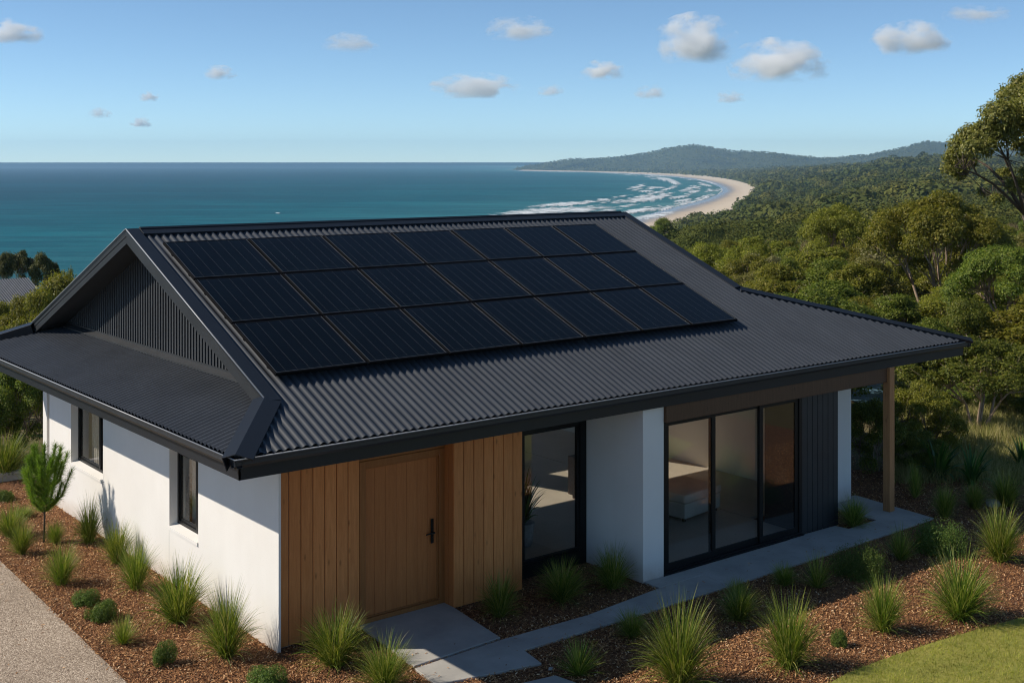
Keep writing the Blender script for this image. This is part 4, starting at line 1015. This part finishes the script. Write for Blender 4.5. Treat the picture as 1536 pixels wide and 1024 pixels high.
# ------------------------------------------------------------------ trees
def branchy(mb, g, tops, base=(0, 0, 0), r0=.09, fork=.35, stems=1):
    """trunk with limbs to every crown clump"""
    tops = [Vector(t_) for t_ in tops]; base = Vector(base)
    ctr = sum(tops, Vector()) / len(tops)
    groups = {}
    for t_ in tops:
        a = math.atan2(t_.y - ctr.y * 0, t_.x); groups.setdefault(int((a + math.pi) / (2*math.pi) * 4.99), []).append(t_)
    f0 = base + (ctr - base) * fork * .6
    mid0 = base.lerp(f0, .5) + Vector((g.normal(0, .03), g.normal(0, .03), 0))
    if stems == 1: mb.tube([base - Vector((0, 0, .2)), mid0, f0], [r0 * 1.15, r0, r0 * .85], 8)
    for gi, ts in groups.items():
        gc = sum(ts, Vector()) / len(ts); st = f0 if stems == 1 else base + Vector((g.normal(0, r0), g.normal(0, r0), -.2))
        m1 = st.lerp(gc, .5) + Vector((g.normal(0, .12), g.normal(0, .12), g.uniform(-.05, .2)))
        m2 = st.lerp(gc, .72) + Vector((g.normal(0, .08), g.normal(0, .08), 0))
        mb.tube([st, st.lerp(m1, .5) + Vector((g.normal(0, .05), g.normal(0, .05), 0)), m1, m2], [r0*.72, r0*.58, r0*.46, r0*.36], 6)
        for t_ in ts:
            k = m1.lerp(t_, .5) + Vector((g.normal(0, .1), g.normal(0, .1), g.normal(.03, .06)))
            mb.tube([m1 if g.uniform() < .5 else m2, k, t_], [r0*.34, r0*.22, r0*.08], 5)
            for _ in range(2):
                e = t_ + Vector((g.normal(0, .3), g.normal(0, .3), g.uniform(.05, .35)))
                mb.tube([k, k.lerp(e, .55) + Vector((g.normal(0, .05), g.normal(0, .05), .04)), e], [r0*.16, r0*.1, r0*.03], 4)
def crown(g, tops, rads, n, size, up=.55, aspect=2.0, sq=.8):
    tops = np.array([tuple(t_) for t_ in tops]); rads = np.array(rads); w = rads**2; k = g.choice(len(tops), n, p=w / w.sum())
    u = g.normal(0, 1, (n, 3)); u /= np.linalg.norm(u, axis=1)[:, None]; u[:, 2] = np.where((u[:, 2] < -.3) & (g.uniform(0, 1, n) < .7), -u[:, 2], u[:, 2])
    # each clump is broken into twigs so the outline is ragged
    tw = (np.sin(u @ np.array([9.1, 4.3, 6.7]) + k * 1.7) * np.sin(u @ np.array([-5.2, 8.8, 3.1]) + k * .9)); r = g.uniform(.25, 1, n) ** .45 * (1 + .20 * tw + g.normal(0, .05, n))
    P = tops[k] + u * (rads[k] * r)[:, None] * np.array([1, 1, sq])
    return leaf_cloud('c', P, u * .9 + np.array([0, 0, up]), size, g, aspect, .55)
def bush_proto(seed, n=9500, size=.085, clumps=20, trunk=.16, wide=1.0, lump=.25, r0=.03, flat=.75):
    """unit bush: 1 high, about `wide` across"""
    g = np.random.default_rng(seed); tops = []; rads = []
    for i in range(clumps):
        a = i * 2.39996 + g.normal(0, .3); q = math.sqrt((i + .5) / clumps); rr_ = q * .36 * wide * g.uniform(.85, 1.12)
        z = trunk + (1 - trunk) * (.30 + .46 * math.sqrt(max(0, 1 - (q*.95)**2)) * g.uniform(.82, 1.08)); 
        if g.uniform() < .25: z = trunk + (1 - trunk) * g.uniform(.18, .5)
        tops.append((rr_*math.cos(a), rr_*math.sin(a), z)); rads.append(lump * g.uniform(.62, 1.12) * (wide ** .5) * .82)
    mb = MB(); branchy(mb, g, [Vector(t_) * 1.0 for t_ in tops], r0=r0, fork=.5 if trunk > .3 else .3, stems=1)
    # branchy uses metre jitters; shrink them by working at unit scale
    V, Q = crown(g, tops, rads, n, size, sq=flat)
    return mb.mesh('trunk', smooth=True), np_mesh('crown', V, Q)
# jitter in branchy is in metres, so prototypes are grown 4 m tall and scaled down on the objects
def proto4(seed, h=4.0, **k):
    g = np.random.default_rng(seed); clumps = k.get('clumps', 20); trunk = k.get('trunk', .16); wide = k.get('wide', 1.0); lump = k.get('lump', .25)
    tops = []; rads = []
    for i in range(clumps):
        a = i * 2.39996 + g.normal(0, .35); q = math.sqrt((i + .5) / clumps); rr_ = q * .37 * wide * g.uniform(.8, 1.15) * h
        z = h * (trunk + (1 - trunk) * (.22 + .60 * math.sqrt(max(0, 1 - (q*.97)**2)) * g.uniform(.80, 1.08)))
        if g.uniform() < k.get('low', .25): z = h * (trunk + (1 - trunk) * g.uniform(.12, .45))
        tops.append((rr_*math.cos(a), rr_*math.sin(a), z)); rads.append(h * lump * g.uniform(.6, 1.12) * .8)
    mb = MB(); branchy(mb, g, tops, r0=k.get('r0', .09), fork=k.get('fork', .4), stems=k.get('stems', 1))
    V, Q = crown(g, tops, rads, k.get('n', 9500), k.get('size', .16), k.get('up', .55), k.get('aspect', 2.0), k.get('flat', .72))
    return mb.mesh('trunk', smooth=True), np_mesh('crown', V, Q), h
PROTO = {
 'mound': [proto4(200 + i, clumps=40, trunk=.05, wide=1.12, lump=.17, n=34000, size=.085, low=.3, flat=.85) for i in range(3)],
 'bush': [proto4(220 + i, clumps=30, trunk=.10, wide=.95, lump=.18, n=30000, size=.09, flat=.85) for i in range(4)],
 'upright': [proto4(240 + i, clumps=26, trunk=.15, wide=.62, lump=.14, n=26000, size=.085, flat=.9) for i in range(2)],
 'gum': [proto4(260 + i, h=6.0, clumps=44, trunk=.40, wide=1.05, lump=.15, n=56000, size=.10, flat=.75, low=.05, fork=.62, r0=.11, stems=(1, 4, 1)[i]) for i in range(3)],
 'near': [proto4(280 + i, h=3.0, clumps=44, trunk=.06, wide=1.15, lump=.15, n=42000, size=.062, low=.3, r0=.05, stems=4, flat=.85) for i in range(3)],
 'stemmy': [proto4(300 + i, h=3.0, clumps=46, trunk=.30, wide=1.3, lump=.14, n=44000, size=.062, low=.12, fork=.6, r0=.05, stems=5, flat=.85) for i in range(2)],
 'sheoak': [proto4(320 + i, h=8.0, clumps=16, trunk=.78, wide=.36, lump=.075, n=9000, size=.12, low=.1, fork=.8, r0=.07, stems=6, flat=.8) for i in range(3)],
}
TREEN = {}
def tree(kind, var, pos, height, width, leaf, bark, label, cat='tree', group=None, name=None, rz=None):
    tm, cm, h = PROTO[kind][var % len(PROTO[kind])]
    key = (kind, var % len(PROTO[kind]), leaf, bark)
    if key not in TREEN:
        a = tm.copy(); a.materials.append(M[bark]); b = cm.copy(); b.materials.append(M[leaf]); TREEN[key] = (a, b)
    a, b = TREEN[key]
    name = name or {'mound': 'scrub_bush', 'bush': 'scrub_bush', 'upright': 'upright_bush', 'gum': 'gum_tree', 'near': 'garden_bush', 'stemmy': 'multi_stem_tree', 'sheoak': 'she_oak'}[kind]
    e = empty(name, pos, rnd.uniform(0, 6.28) if rz is None else rz, label, cat, group)
    s = height / h; e.scale = (width / h, width / h, s)
    for nm, me in (('trunk', a), ('crown', b)):
        o = bpy.data.objects.new(nm, me); COL.objects.link(o); o.parent = e
    return e
def tree_at(u, vtop, D, wpx, kind, var, leaf, label, bark='bark', group=None, cat='tree', **k):
    p = at(u, 243, D); gz = float(ground_z(p.x, p.y)) - .1
    top = CAM.z + (243 - vtop) / F * D
    return tree(kind, var, (p.x, p.y, gz), max(top - gz, .8) * 1.0, wpx * D / F * {'mound': .98, 'bush': 1.05, 'upright': 1.5, 'gum': 1.05, 'near': .95, 'stemmy': .85, 'sheoak': 2.6}[kind], leaf, bark, label, cat, group, **k)
HAND = [  # u, v top, D, width px, kind, variant, leaf, bark, label
 (1475, 500, 29.5, 250, 'stemmy', 0, 'leaf_green', 'pale_bark', 'multi stemmed small tree with pale stems behind the long grass at the right'),
 (1385, 558, 27.5, 135, 'near', 1, 'leaf_olive', 'bark', 'olive bush right of the timber post above the strap leafed plants'),
 (1312, 590, 25.5, 125, 'near', 2, 'leaf_green', 'bark', 'dark shaded bush between the white end wall and the timber post'),
 (1382, 640, 25.5, 90, 'near', 0, 'leaf_green', 'bark', 'low dark bush behind the strap leafed plants'),
 (1545, 560, 31.0, 130, 'near', 0, 'leaf_green', 'bark', 'bush cut by the right frame edge beside the multi stemmed tree'),
 (1512, 362, 39.0, 190, 'gum', 0, 'leaf_green', 'pale_bark', 'green crowned tree with a leaning pale trunk at the right frame edge'),
 (1392, 470, 36.0, 130, 'bush', 1, 'leaf_green', 'bark', 'green bush just beyond the right roof corner'),
 (1330, 495, 40.0, 110, 'bush', 2, 'leaf_olive', 'bark', 'olive bush half hidden behind the right eave'),
 (1450, 440, 37.0, 110, 'bush', 3, 'leaf_green', 'bark', 'dark bush between the pale trunked tree and the roof corner'),
 (1405, 284, 50.0, 215, 'gum', 1, 'leaf_olive', 'pale_bark', 'broad umbrella crowned gum with bare pale forking branches'),
 (1258, 304, 78.0, 125, 'gum', 2, 'leaf_olive', 'pale_bark', 'domed gum standing alone above the scrub left of the umbrella crowned gum'),
 (1136, 343, 82.0, 140, 'mound', 0, 'leaf_olive', 'bark', 'wide rounded olive bush above the far roof verge'),
 (1080, 362, 88.0, 90, 'mound', 1, 'leaf_olive', 'bark', 'olive bush left of the wide rounded bush above the roof verge'),
 (1182, 382, 60.0, 90, 'bush', 0, 'leaf_green', 'bark', 'bright green bush in the scrub just above the kink of the roof verge'),
 (1262, 392, 56.0, 110, 'mound', 2, 'leaf_olive', 'bark', 'rounded bush below the domed gum'),
 (1330, 376, 58.0, 105, 'mound', 0, 'leaf_olive', 'bark', 'yellowish rounded bush left of the bare pale branches'),
 (1232, 438, 44.0, 100, 'bush', 2, 'leaf_green', 'bark', 'bush touching the right roof hip line from behind'),
 (1300, 440, 44.0, 110, 'bush', 3, 'leaf_olive', 'bark', 'olive bush behind the middle of the right roof hip'),
 (1345, 432, 42.0, 100, 'upright', 0, 'leaf_green', 'bark', 'upright bush below the bare pale branches'),
 (1222, 335, 84.0, 60, 'bush', 1, 'leaf_grey', 'bark', 'greyish dry bush between the wide rounded bush and the domed gum'),
 (992, 320, 250.0, 60, 'mound', 1, 'leaf_green', 'bark', 'dark green tree cluster at the beach edge by the ridge end'),
 (66, 420, 33.0, 140, 'near', 0, 'leaf_olive', 'bark', 'sunlit olive bush below the neighbouring roof at the left'),
 (90, 388, 41.0, 170, 'mound', 1, 'leaf_olive', 'bark', 'olive bush touching the gable rake at the left'),
 (26, 430, 35.0, 120, 'near', 0, 'leaf_olive', 'bark', 'olive bush right under the neighbouring roof at the left edge'),
 (-22, 432, 37.0, 130, 'near', 2, 'leaf_olive', 'bark', 'olive bush in front of the neighbouring house at the left frame edge'),
 (1442, 566, 32.5, 150, 'near', 0, 'leaf_green', 'bark', 'green bush behind the long grass left of the multi stemmed tree'),
 (1520, 590, 33.5, 150, 'near', 2, 'leaf_olive', 'bark', 'olive bush behind the pale stems at the right frame edge'),
 (112, 470, 31.0, 120, 'near', 2, 'leaf_olive', 'bark', 'olive bush behind the foot of the gable rake at the left'),
 (5, 470, 30.0, 90, 'near', 1, 'leaf_olive', 'bark', 'sunlit bush at the left frame edge below the neighbouring roof'),
 (30, 530, 27.5, 120, 'near', 2, 'leaf_green', 'bark', 'dark bush at the left behind the end of the white wall'),
 (-25, 560, 27.0, 120, 'near', 1, 'leaf_green', 'bark', 'dark bush cut by the left frame edge above the grass clump'),
 (-60, 450, 34.0, 130, 'near', 2, 'leaf_olive', 'bark', 'olive bush left of the frame beside the neighbouring house'),
 (150, 430, 34.0, 120, 'near', 2, 'leaf_olive', 'bark', 'olive bush hidden behind the left gable'),
]
for (u, vt, D, w, kind, var, leaf, bark, label) in HAND:
    tree_at(u, vt, D, w, kind, var, leaf, label, bark)
# coastal she-oaks against the sea at the left
for i, (u, vt, w) in enumerate([(-30, 380, 50), (8, 379, 40), (34, 374, 46), (62, 380, 44), (80, 392, 30), (106, 391, 44)]):
    D = (74, 72, 76, 73, 78, 62)[i]
    tree_at(u, vt, D, w, 'sheoak' if i < 5 else 'bush', i, 'leaf_casuarina' if i < 5 else 'leaf_olive', ['dark she oak cut by the left frame edge against the sea', 'dark she oak over the neighbouring roof at the left frame edge', 'tallest dark she oak above the neighbouring roof', 'dark she oak right of the tallest one against the sea', 'short dark she oak at the right end of its row against the sea', 'round olive tree against the sea left of the gable'][i], 'bark', 'trees along the coast at the left', name='she_oak' if i < 5 else 'coastal_tree')

# random scrub filling the slope behind the house
placed = [(at(h[0], 243, h[2]), h[3] * h[2] / F * .5) for h in HAND]
cnt = 0; tries = 0
KINDS = ['mound', 'bush', 'bush', 'mound', 'upright']
while cnt < 190 and tries < 6000:
    tries += 1
    D = math.exp(rnd.uniform(math.log(33), math.log(150))); u = rnd.uniform(1000 if D < 120 else 960, 1620)
    p = at(u, 243, D); r_ = rnd.uniform(1.5, 2.5)
    if D < 60 and u < 1150: continue
    if D < 41 and 1255 < u < 1385: continue
    if any((p - q).length < (r_ + rq) * .62 for q, rq in placed): continue
    placed.append((p, r_)); gz = float(ground_z(p.x, p.y)) - .1
    # canopy height: lower close to the garden
    h = min(2.6 + (D - 33) * .05, 5.0) * rnd.uniform(.75, 1.12)
    kd = rnd.choice(KINDS); lf = rnd.choices(['leaf_olive', 'leaf_green', 'leaf_grey', 'leaf_gum'], (6, 4, .7, 1))[0]
    far = D > 75
    tree(kd, rnd.randrange(4), (p.x, p.y, gz), h, r_ * 2 * (1.3 if kd != 'upright' else 1.5), lf, 'bark', 'rounded bush among the dense scrub %s' % ('far down the slope' if far else 'close behind the right roof hip'), 'bush', 'bushes of the dense scrub, ' + ('far slope' if far else 'near slope'))
    cnt += 1
for i in range(14):
    u = rnd.uniform(-260, 170); D = rnd.uniform(36, 62); p = at(u, 243, D); gz = float(ground_z(p.x, p.y)) - .1
    if any((p - q).length < 1.6 for q, rq in placed) or (-140 < u < 60 and D > 43): continue
    placed.append((p, 1.5)); vt = 425 + (62 - D) * 2 + rnd.uniform(-6, 20)
    top = CAM.z + (243 - vt) / F * D
    tree(rnd.choice(KINDS), rnd.randrange(4), (p.x, p.y, gz), max(top - gz, 2.0), rnd.uniform(3, 4.4), rnd.choice(['leaf_olive', 'leaf_olive', 'leaf_green']), 'bark', 'olive bush in the thicket below the neighbouring roof at the left', 'bush', 'thicket at the left of the house')

# big leaning eucalypt at the right edge, limbs fanning left
g = np.random.default_rng(17); D0 = 31.0
PADS = [(1524, 150, 24), (1500, 176, 22), (1545, 136, 26), (1548, 170, 28), (1484, 200, 20), (1462, 206, 19), (1445, 220, 18), (1436, 240, 17), (1428, 256, 12), (1462, 226, 16), (1505, 205, 20), (1528, 196, 20), (1480, 222, 13), (1452, 246, 11), (1440, 262, 9),
        (1575, 150, 32), (1570, 195, 30), (1600, 175, 34), (1620, 215, 34), (1560, 225, 20), (1650, 190, 34), (1532, 222, 12), (1516, 172, 18), (1590, 250, 26), (1640, 255, 30), (1508, 262, 10), (1525, 280, 12), (1548, 262, 14), (1495, 300, 9), (1475, 290, 8)]
tb = at(1600, 243, D0); tb.z = float(ground_z(tb.x, tb.y)) - .2
euc = empty('eucalypt', tb, 0, 'tall leaning eucalypt rising above the horizon at the right frame edge', 'tree')
pads = []
for (u, v, r) in PADS: pads.append((at(u, v, D0 + g.uniform(-1.3, 1.3)) - tb, r * D0 / F))
mb = MB(); q = lambda u, v, dd=0: at(u, v, D0 + dd) - tb
mb.tube([(0, 0, 0), q(1592, 520), q(1575, 440), q(1556, 370), q(1538, 322)], [.16, .14, .125, .11, .095], 9)
limbs = [([(1538, 322), (1518, 290), (1500, 268), (1482, 250, .4), (1462, 238, .7), (1444, 230, 1)], .058), ([(1538, 322), (1512, 296), (1490, 276, -.3), (1466, 262, -.5), (1446, 254, -.8), (1432, 250, -1)], .045),
         ([(1556, 370), (1545, 320, .5), (1530, 285, .7), (1512, 250, .8), (1500, 220, .6), (1492, 200, .4)], .055), ([(1538, 322), (1526, 280, -.5), (1512, 240, -.8), (1508, 205, -.6), (1516, 170, -.3)], .045),
         ([(1556, 370), (1562, 310), (1556, 260, -.4), (1548, 215, -.5), (1540, 165, -.6)], .06), ([(1575, 440), (1600, 340, .3), (1612, 270, .5), (1610, 210, .4)], .06),
         ([(1556, 370), (1585, 310, -.6), (1592, 250, -.8), (1580, 190, -.6)], .05), ([(1512, 296), (1490, 292, .2), (1470, 280, .3), (1452, 262, .2)], .025), ([(1530, 285, .7), (1545, 250, .8), (1560, 225, .6)], .03)]
lp = []
for pts, r in limbs:
    P_ = [q(*p_) for p_ in pts]; mb.tube(P_, np.linspace(r, r * .25, len(P_)), 7); lp += [(x, r * .3) for x in P_[2:]]
for (c_, r) in pads:
    for near_ in sorted(lp, key=lambda x: (x[0] - c_).length + g.uniform(0, .15))[:2]:
        a = near_[0]
        for _ in range(3):
            e = c_ + Vector(g.normal(0, r * .5, 3)); m = a.lerp(e, .5) + Vector(g.normal(0, .06, 3)); mb.tube([a, m, e], [.013, .008, .003], 4)
mb.build('trunk', M['dark_bark'], euc, smooth=True)
V, Q = crown(g, [p_[0] for p_ in pads], [p_[1] * 1.3 for p_ in pads], 62000, .085, .3, 2.2, .85)
link_mesh('crown', np_mesh('crown', V, Q), M['leaf_gum'], euc)

# far wood: crowns from the slope down to the beach and up the hills, one mass
rgf = np.random.default_rng(23)
Vs = []; Qs = []; nv = 0; Ts = []
def forest_band(D0, D1, n, u0, u1, r, nq, qs, tail=.42):
    global nv
    D = np.exp(rgf.uniform(math.log(D0), math.log(D1), n)); u = rgf.uniform(u0, u1, n); kx = (u - 768) / F
    x = CAM.x + FW.x*D + RT.x*kx*D; y = CAM.y + FW.y*D + RT.y*kx*D
    ok = sdist(x, y, LAND) > 4; x, y, D = x[ok], y[ok], D[ok]; z = ground_z(x, y); n = len(x)
    if D0 > 7000: ok = z > SEA + 3; x, y, z, D = x[ok], y[ok], z[ok], D[ok]; n = len(x)
    R_ = r * .82 * np.exp(np.clip(rgf.normal(0, tail, n), -.8, 2 * tail)) * (1 + .8 * fbm(x, y, r * 9, 2, 4)); hh = R_ * rgf.uniform(.75, 1.1, n)
    uu = rgf.normal(0, 1, (n, nq, 3)); uu /= np.linalg.norm(uu, axis=2)[..., None]; uu[..., 2] = np.abs(uu[..., 2]) * 1.0 - .12
    rad = rgf.uniform(.75, 1.04, (n, nq))
    P = np.stack([x, y, z + hh * .35], 1)[:, None, :] + uu * rad[..., None] * np.stack([R_, R_, hh], 1)[:, None, :]
    P = P.reshape(-1, 3); nn_ = uu.reshape(-1, 3)
    a, b = leaf_cloud('f', P, nn_ * 1.1 + np.array([0, 0, .35]), qs * np.repeat(R_, nq), rgf, 1.25, .34)
    Vs.append(a); Qs.append(b + nv); nv += len(a); Ts.append(np.repeat(np.clip(.5 + 1.5 * fbm(x, y, r * 14, 3, 8) + rgf.normal(0, .22, n), 0, 1), nq * 4))
forest_band(120, 260, 600, 900, 1680, 3.0, 1700, .062)
forest_band(240, 700, 2500, 860, 1680, 4.0, 760, .10)
forest_band(650, 2000, 4600, 1020, 1680, 6.5, 170, .24)
forest_band(1900, 4200, 5600, 1060, 1680, 10, 50, .45, .3)
forest_band(4000, 9900, 15000, 770, 1680, 10, 9, 1.0, .2)
forest_band(70, 420, 420, -500, 420, 3.2, 240, .2)
V = np.concatenate(Vs); Q = np.concatenate(Qs); T_ = np.concatenate(Ts)
t = NT('far_leaves'); at_ = t.n('ShaderNodeAttribute', attribute_name='tone'); rp = t.geo('Random Per Island')
f = t.math('MULTIPLY_ADD', rp, .35, t.math('MULTIPLY', at_.outputs['Fac'], .65))
big = t.noise(t.world(), .006, 4)
col = t.ramp(f, [(.1, (.050, .070, .016)), (.45, (.10, .11, .024)), (.75, (.155, .15, .032)), (1, (.21, .185, .05))])
col = t.mix(t.math('MULTIPLY', t.math('SUBTRACT', big, .42, clamp=True), 2.5, clamp=True), col, (.075, .10, .026))
p_ = t.pbr(col, .8, 0, None, .1); tr = t.n('ShaderNodeBsdfTranslucent'); t.l(col, tr.inputs['Color']); mx = t.n('ShaderNodeMixShader'); mx.inputs[0].default_value = .2; t.l(p_, mx.inputs[1]); t.l(tr.outputs[0], mx.inputs[2])
M['far_leaves'] = t.done(mx.outputs[0])
tag(link_mesh('far_wood', np_mesh('far_wood', V, Q, False, {'tone': T_}), M['far_leaves']), 'dense coastal bushland covering the slopes from the scrub to the headland', 'wood', None, 'stuff')

# neighbouring house at the left
nbh = empty('neighbour_house', at(-96, 243, 58), 0, 'neighbouring house with a grey corrugated roof among bushes at the left', 'house')
nbh.location.z = 0; gz = float(ground_z(nbh.location.x, nbh.location.y))
zr = CAM.z - (424 - 243) / F * 58; mb = MB()
mb.box(-3.6, 3.6, -2.6, 2.6, gz - .5, zr - 1.5); mb.build('wall', M['white_render'], nbh)
def nslope(sgn):
    L = []; n = 520
    for i in range(n + 1):
        x = -4.2 + 8.4 * i / n; L.append((x, Vector((x, sgn * 3.2, zr - .9)), Vector((x, 0, zr))))
    nn_ = Vector((0, sgn * .9, 3.2)).normalized(); V = []; Q = []
    for i, (s, a, b) in enumerate(L):
        o_ = nn_ * (.018 * math.cos(2 * math.pi * s / PER)); V += [a + o_, b + o_]
        if i: Q.append((2*i-2, 2*i, 2*i+1, 2*i-1))
    return np_mesh('roof', np.array([tuple(p_) for p_ in V]), Q, True)
roof_metal('grey_roof', (.05, .054, .062), .5)
link_mesh('roof', nslope(-1), M['grey_roof'], nbh); link_mesh('roof', nslope(1), M['grey_roof'], nbh)
for gx_ in (-3.61, 3.61): MB().add([(gx_, -2.6, zr - 1.5), (gx_, 2.6, zr - 1.5), (gx_, 0, zr - .1)], [(0, 1, 2)]).build('gable', M['white_render'], nbh)

# pond glimpsed between the bushes behind the post
pts = [(1276, 600), (1300, 606), (1345, 604), (1372, 596), (1374, 580), (1350, 572), (1310, 571), (1282, 576)]
PZ = -.12
mb = MB(); mb.add([tuple(on_z(u, v, PZ)) for u, v in pts], [tuple(range(len(pts)))])
t = NT('pond_water'); v = t.world(); M['pond_water'] = t.done(t.pbr((.15, .27, .35), .3, 0, t.bump(t.noise(v, 2.5, 4), .5, .12), .5))
tag(mb.build('pond', M['pond_water']), kind='structure')

# ------------------------------------------------------------------ air, clouds, light
SUN = Vector((-1, .72, 1.0)).normalized()
el = math.asin(SUN.z); rotz = math.atan2(SUN.x, SUN.y)
ld = bpy.data.lights.new('sun', 'SUN'); lo = bpy.data.objects.new('sun', ld); COL.objects.link(lo)
ld.energy = 4.35; ld.angle = R(.5); ld.color = (1, .915, .79)
lo.rotation_euler = SUN.to_track_quat('Z', 'Y').to_euler(); lo.location = (0, 0, 60)
wd = bpy.data.worlds.new('World'); S.world = wd; wd.use_nodes = True
nt = wd.node_tree; nt.nodes.clear(); wo = nt.nodes.new('ShaderNodeOutputWorld'); bg = nt.nodes.new('ShaderNodeBackground')
sk = nt.nodes.new('ShaderNodeTexSky'); sk.sky_type = 'NISHITA'; sk.sun_disc = False; sk.sun_elevation = el; sk.sun_rotation = rotz
sk.altitude = 0; sk.air_density = .5; sk.dust_density = 0; sk.ozone_density = 4.0
bg.inputs['Strength'].default_value = .132
tn = nt.nodes.new('ShaderNodeMix'); tn.data_type = 'RGBA'; tn.blend_type = 'MULTIPLY'; tn.inputs[0].default_value = 1; tn.inputs[7].default_value = (1.0, 1.03, .93, 1)
nt.links.new(sk.outputs[0], tn.inputs[6]); nt.links.new(tn.outputs[2], bg.inputs[0]); nt.links.new(bg.outputs[0], wo.inputs[0])

# haze: one closed box of thin air round the whole scene
hm = NT('haze_air'); pv = hm.n('ShaderNodeVolumePrincipled'); pv.inputs['Density'].default_value = 6.0e-5; pv.inputs['Color'].default_value = (.50, .76, 1, 1); pv.inputs['Anisotropy'].default_value = .2
hm.l(pv.outputs[0], hm.out.inputs['Volume'])
fwd = Vector((FW.x, FW.y, 0)); c0 = CAM + fwd * 6000; 
mb = MB(); mb.box(-8500, 8500, -6600, 6600, -135, 215)
hz = mb.build('haze', hm.m); hz.location = (c0.x, c0.y, 0); hz.rotation_euler = (0, 0, math.atan2(RT.y, RT.x)); tag(hz, 'thin blue sea haze in the air', 'haze', None, 'stuff')

# clouds: small cumulus, real volumes far above the bay
def cloud_mat():
    t = NT('cloud_vapour'); co = t.n('ShaderNodeTexCoord'); oi = t.n('ShaderNodeObjectInfo')
    ofs = t.n('ShaderNodeVectorMath', operation='ADD'); sc = t.n('ShaderNodeVectorMath', operation='SCALE'); cx = t.n('ShaderNodeCombineXYZ')
    t.l(oi.outputs['Random'], cx.inputs[0]); t.l(cx.outputs[0], sc.inputs[0]); sc.inputs['Scale'].default_value = 77
    t.l(co.outputs['Object'], ofs.inputs[0]); t.l(sc.outputs[0], ofs.inputs[1])
    n1 = t.noise(ofs.outputs[0], 1.7, 7, .6)
    at_ = t.n('ShaderNodeVectorMath', operation='LENGTH'); t.l(co.outputs['Object'], at_.inputs[0])
    sx = t.n('ShaderNodeSeparateXYZ'); t.l(co.outputs['Object'], sx.inputs[0])
    base = t.math('MULTIPLY', t.math('ADD', sx.outputs[2], .55), 2.2, clamp=True)
    d = t.math('SUBTRACT', 1.0, at_.outputs['Value'])
    f = t.math('ADD', t.math('MULTIPLY', d, 1.35), t.math('MULTIPLY', t.math('SUBTRACT', n1, .5), 4.2))
    f = t.math('SUBTRACT', f, .30)
    f = t.math('MULTIPLY', t.math('MULTIPLY', f, 1.0, clamp=True), base)
    oc = t.n('ShaderNodeObjectInfo')
    sep = t.n('ShaderNodeSeparateColor'); t.l(oc.outputs['Color'], sep.inputs[0])
    dens = t.math('MULTIPLY', f, t.math('MULTIPLY', sep.outputs[0], .024))
    pv = t.n('ShaderNodeVolumePrincipled'); pv.inputs['Color'].default_value = (1, 1, 1, 1); pv.inputs['Anisotropy'].default_value = 0
    t.l(dens, pv.inputs['Density']); t.l(pv.outputs[0], t.out.inputs['Volume'])
    return t.m
CM = cloud_mat()
bm = bmesh.new(); bmesh.ops.create_icosphere(bm, subdivisions=4, radius=1); cme = bpy.data.meshes.new('cloud'); bm.to_mesh(cme); bm.free(); cme.materials.append(CM)
CLOUDS = [  # u, v, width px, height px, density, label
 (1044, 68, 124, 88, 1.0, 'biggest tall white puffy cloud right of centre'),
 (1168, 100, 140, 78, 1.0, 'broad white cloud with a peaked top right of the biggest cloud'),
 (1366, 64, 112, 62, .9, 'white cloud leaning right, above the right hills'),
 (778, 48, 100, 44, .55, 'soft whitish cloud high at the centre'),
 (712, 134, 128, 46, .95, 'low flat based white cloud left of centre above the ridge'),
 (903, 110, 66, 36, .6, 'small hazy cloud between the centre and the biggest cloud'),
 (527, 68, 84, 36, .35, 'faint greyish cloud high left of centre'),
 (14, 52, 92, 44, .8, 'white cloud cut by the left frame edge'),
 (328, 112, 52, 26, .55, 'little white cloud alone in the left half of the sky'),
 (223, 147, 32, 18, .55, 'tiny cloud upper of two specks low in the left sky'),
 (211, 186, 32, 18, .55, 'tiny cloud lower of two specks low in the left sky'),
 (976, 141, 48, 26, .35, 'faint small cloud below the biggest cloud'),
 (1096, 148, 44, 24, .3, 'faint small cloud below the broad peaked cloud'),
 (1466, 24, 94, 34, .3, 'faint grey cloud at the top right corner'),
 (826, 138, 38, 22, .3, 'faint tiny cloud right of the low flat based cloud'),
 (150, 172, 36, 20, .3, 'faintest wisp of cloud low at the far left'),
]
for i, (u, v, w, h, dn, label) in enumerate(CLOUDS):
    D = 6500 if 243 - v > 62 else 9000
    D = 6200 + (v * 18) 
    p = at(u, v, D); o = bpy.data.objects.new('cloud', cme); COL.objects.link(o)
    o.location = p; sw_ = w * D / F * .56; o.scale = (sw_, sw_ * .8, h * D / F * .58); o.rotation_euler = (0, 0, math.atan2(RT.y, RT.x))
    dn = dn * min(3.2, (125 / w) ** .9); o.color = (dn, dn, dn, 1)
    tag(o, label, 'cloud', 'small clouds over the sea and hills')

# ------------------------------------------------------------------ render settings
S.view_settings.view_transform = 'Standard'; S.view_settings.look = 'None'; S.view_settings.exposure = .2; S.view_settings.gamma = 1
S.cycles.max_bounces = 20; S.cycles.diffuse_bounces = 4; S.cycles.glossy_bounces = 4; S.cycles.transmission_bounces = 4; S.cycles.transparent_max_bounces = 16; S.cycles.volume_bounces = 20
S.cycles.filter_width = 1.1; S.cycles.use_denoising = True; S.cycles.sample_clamp_indirect = 6
S.cycles.volume_max_steps = 256
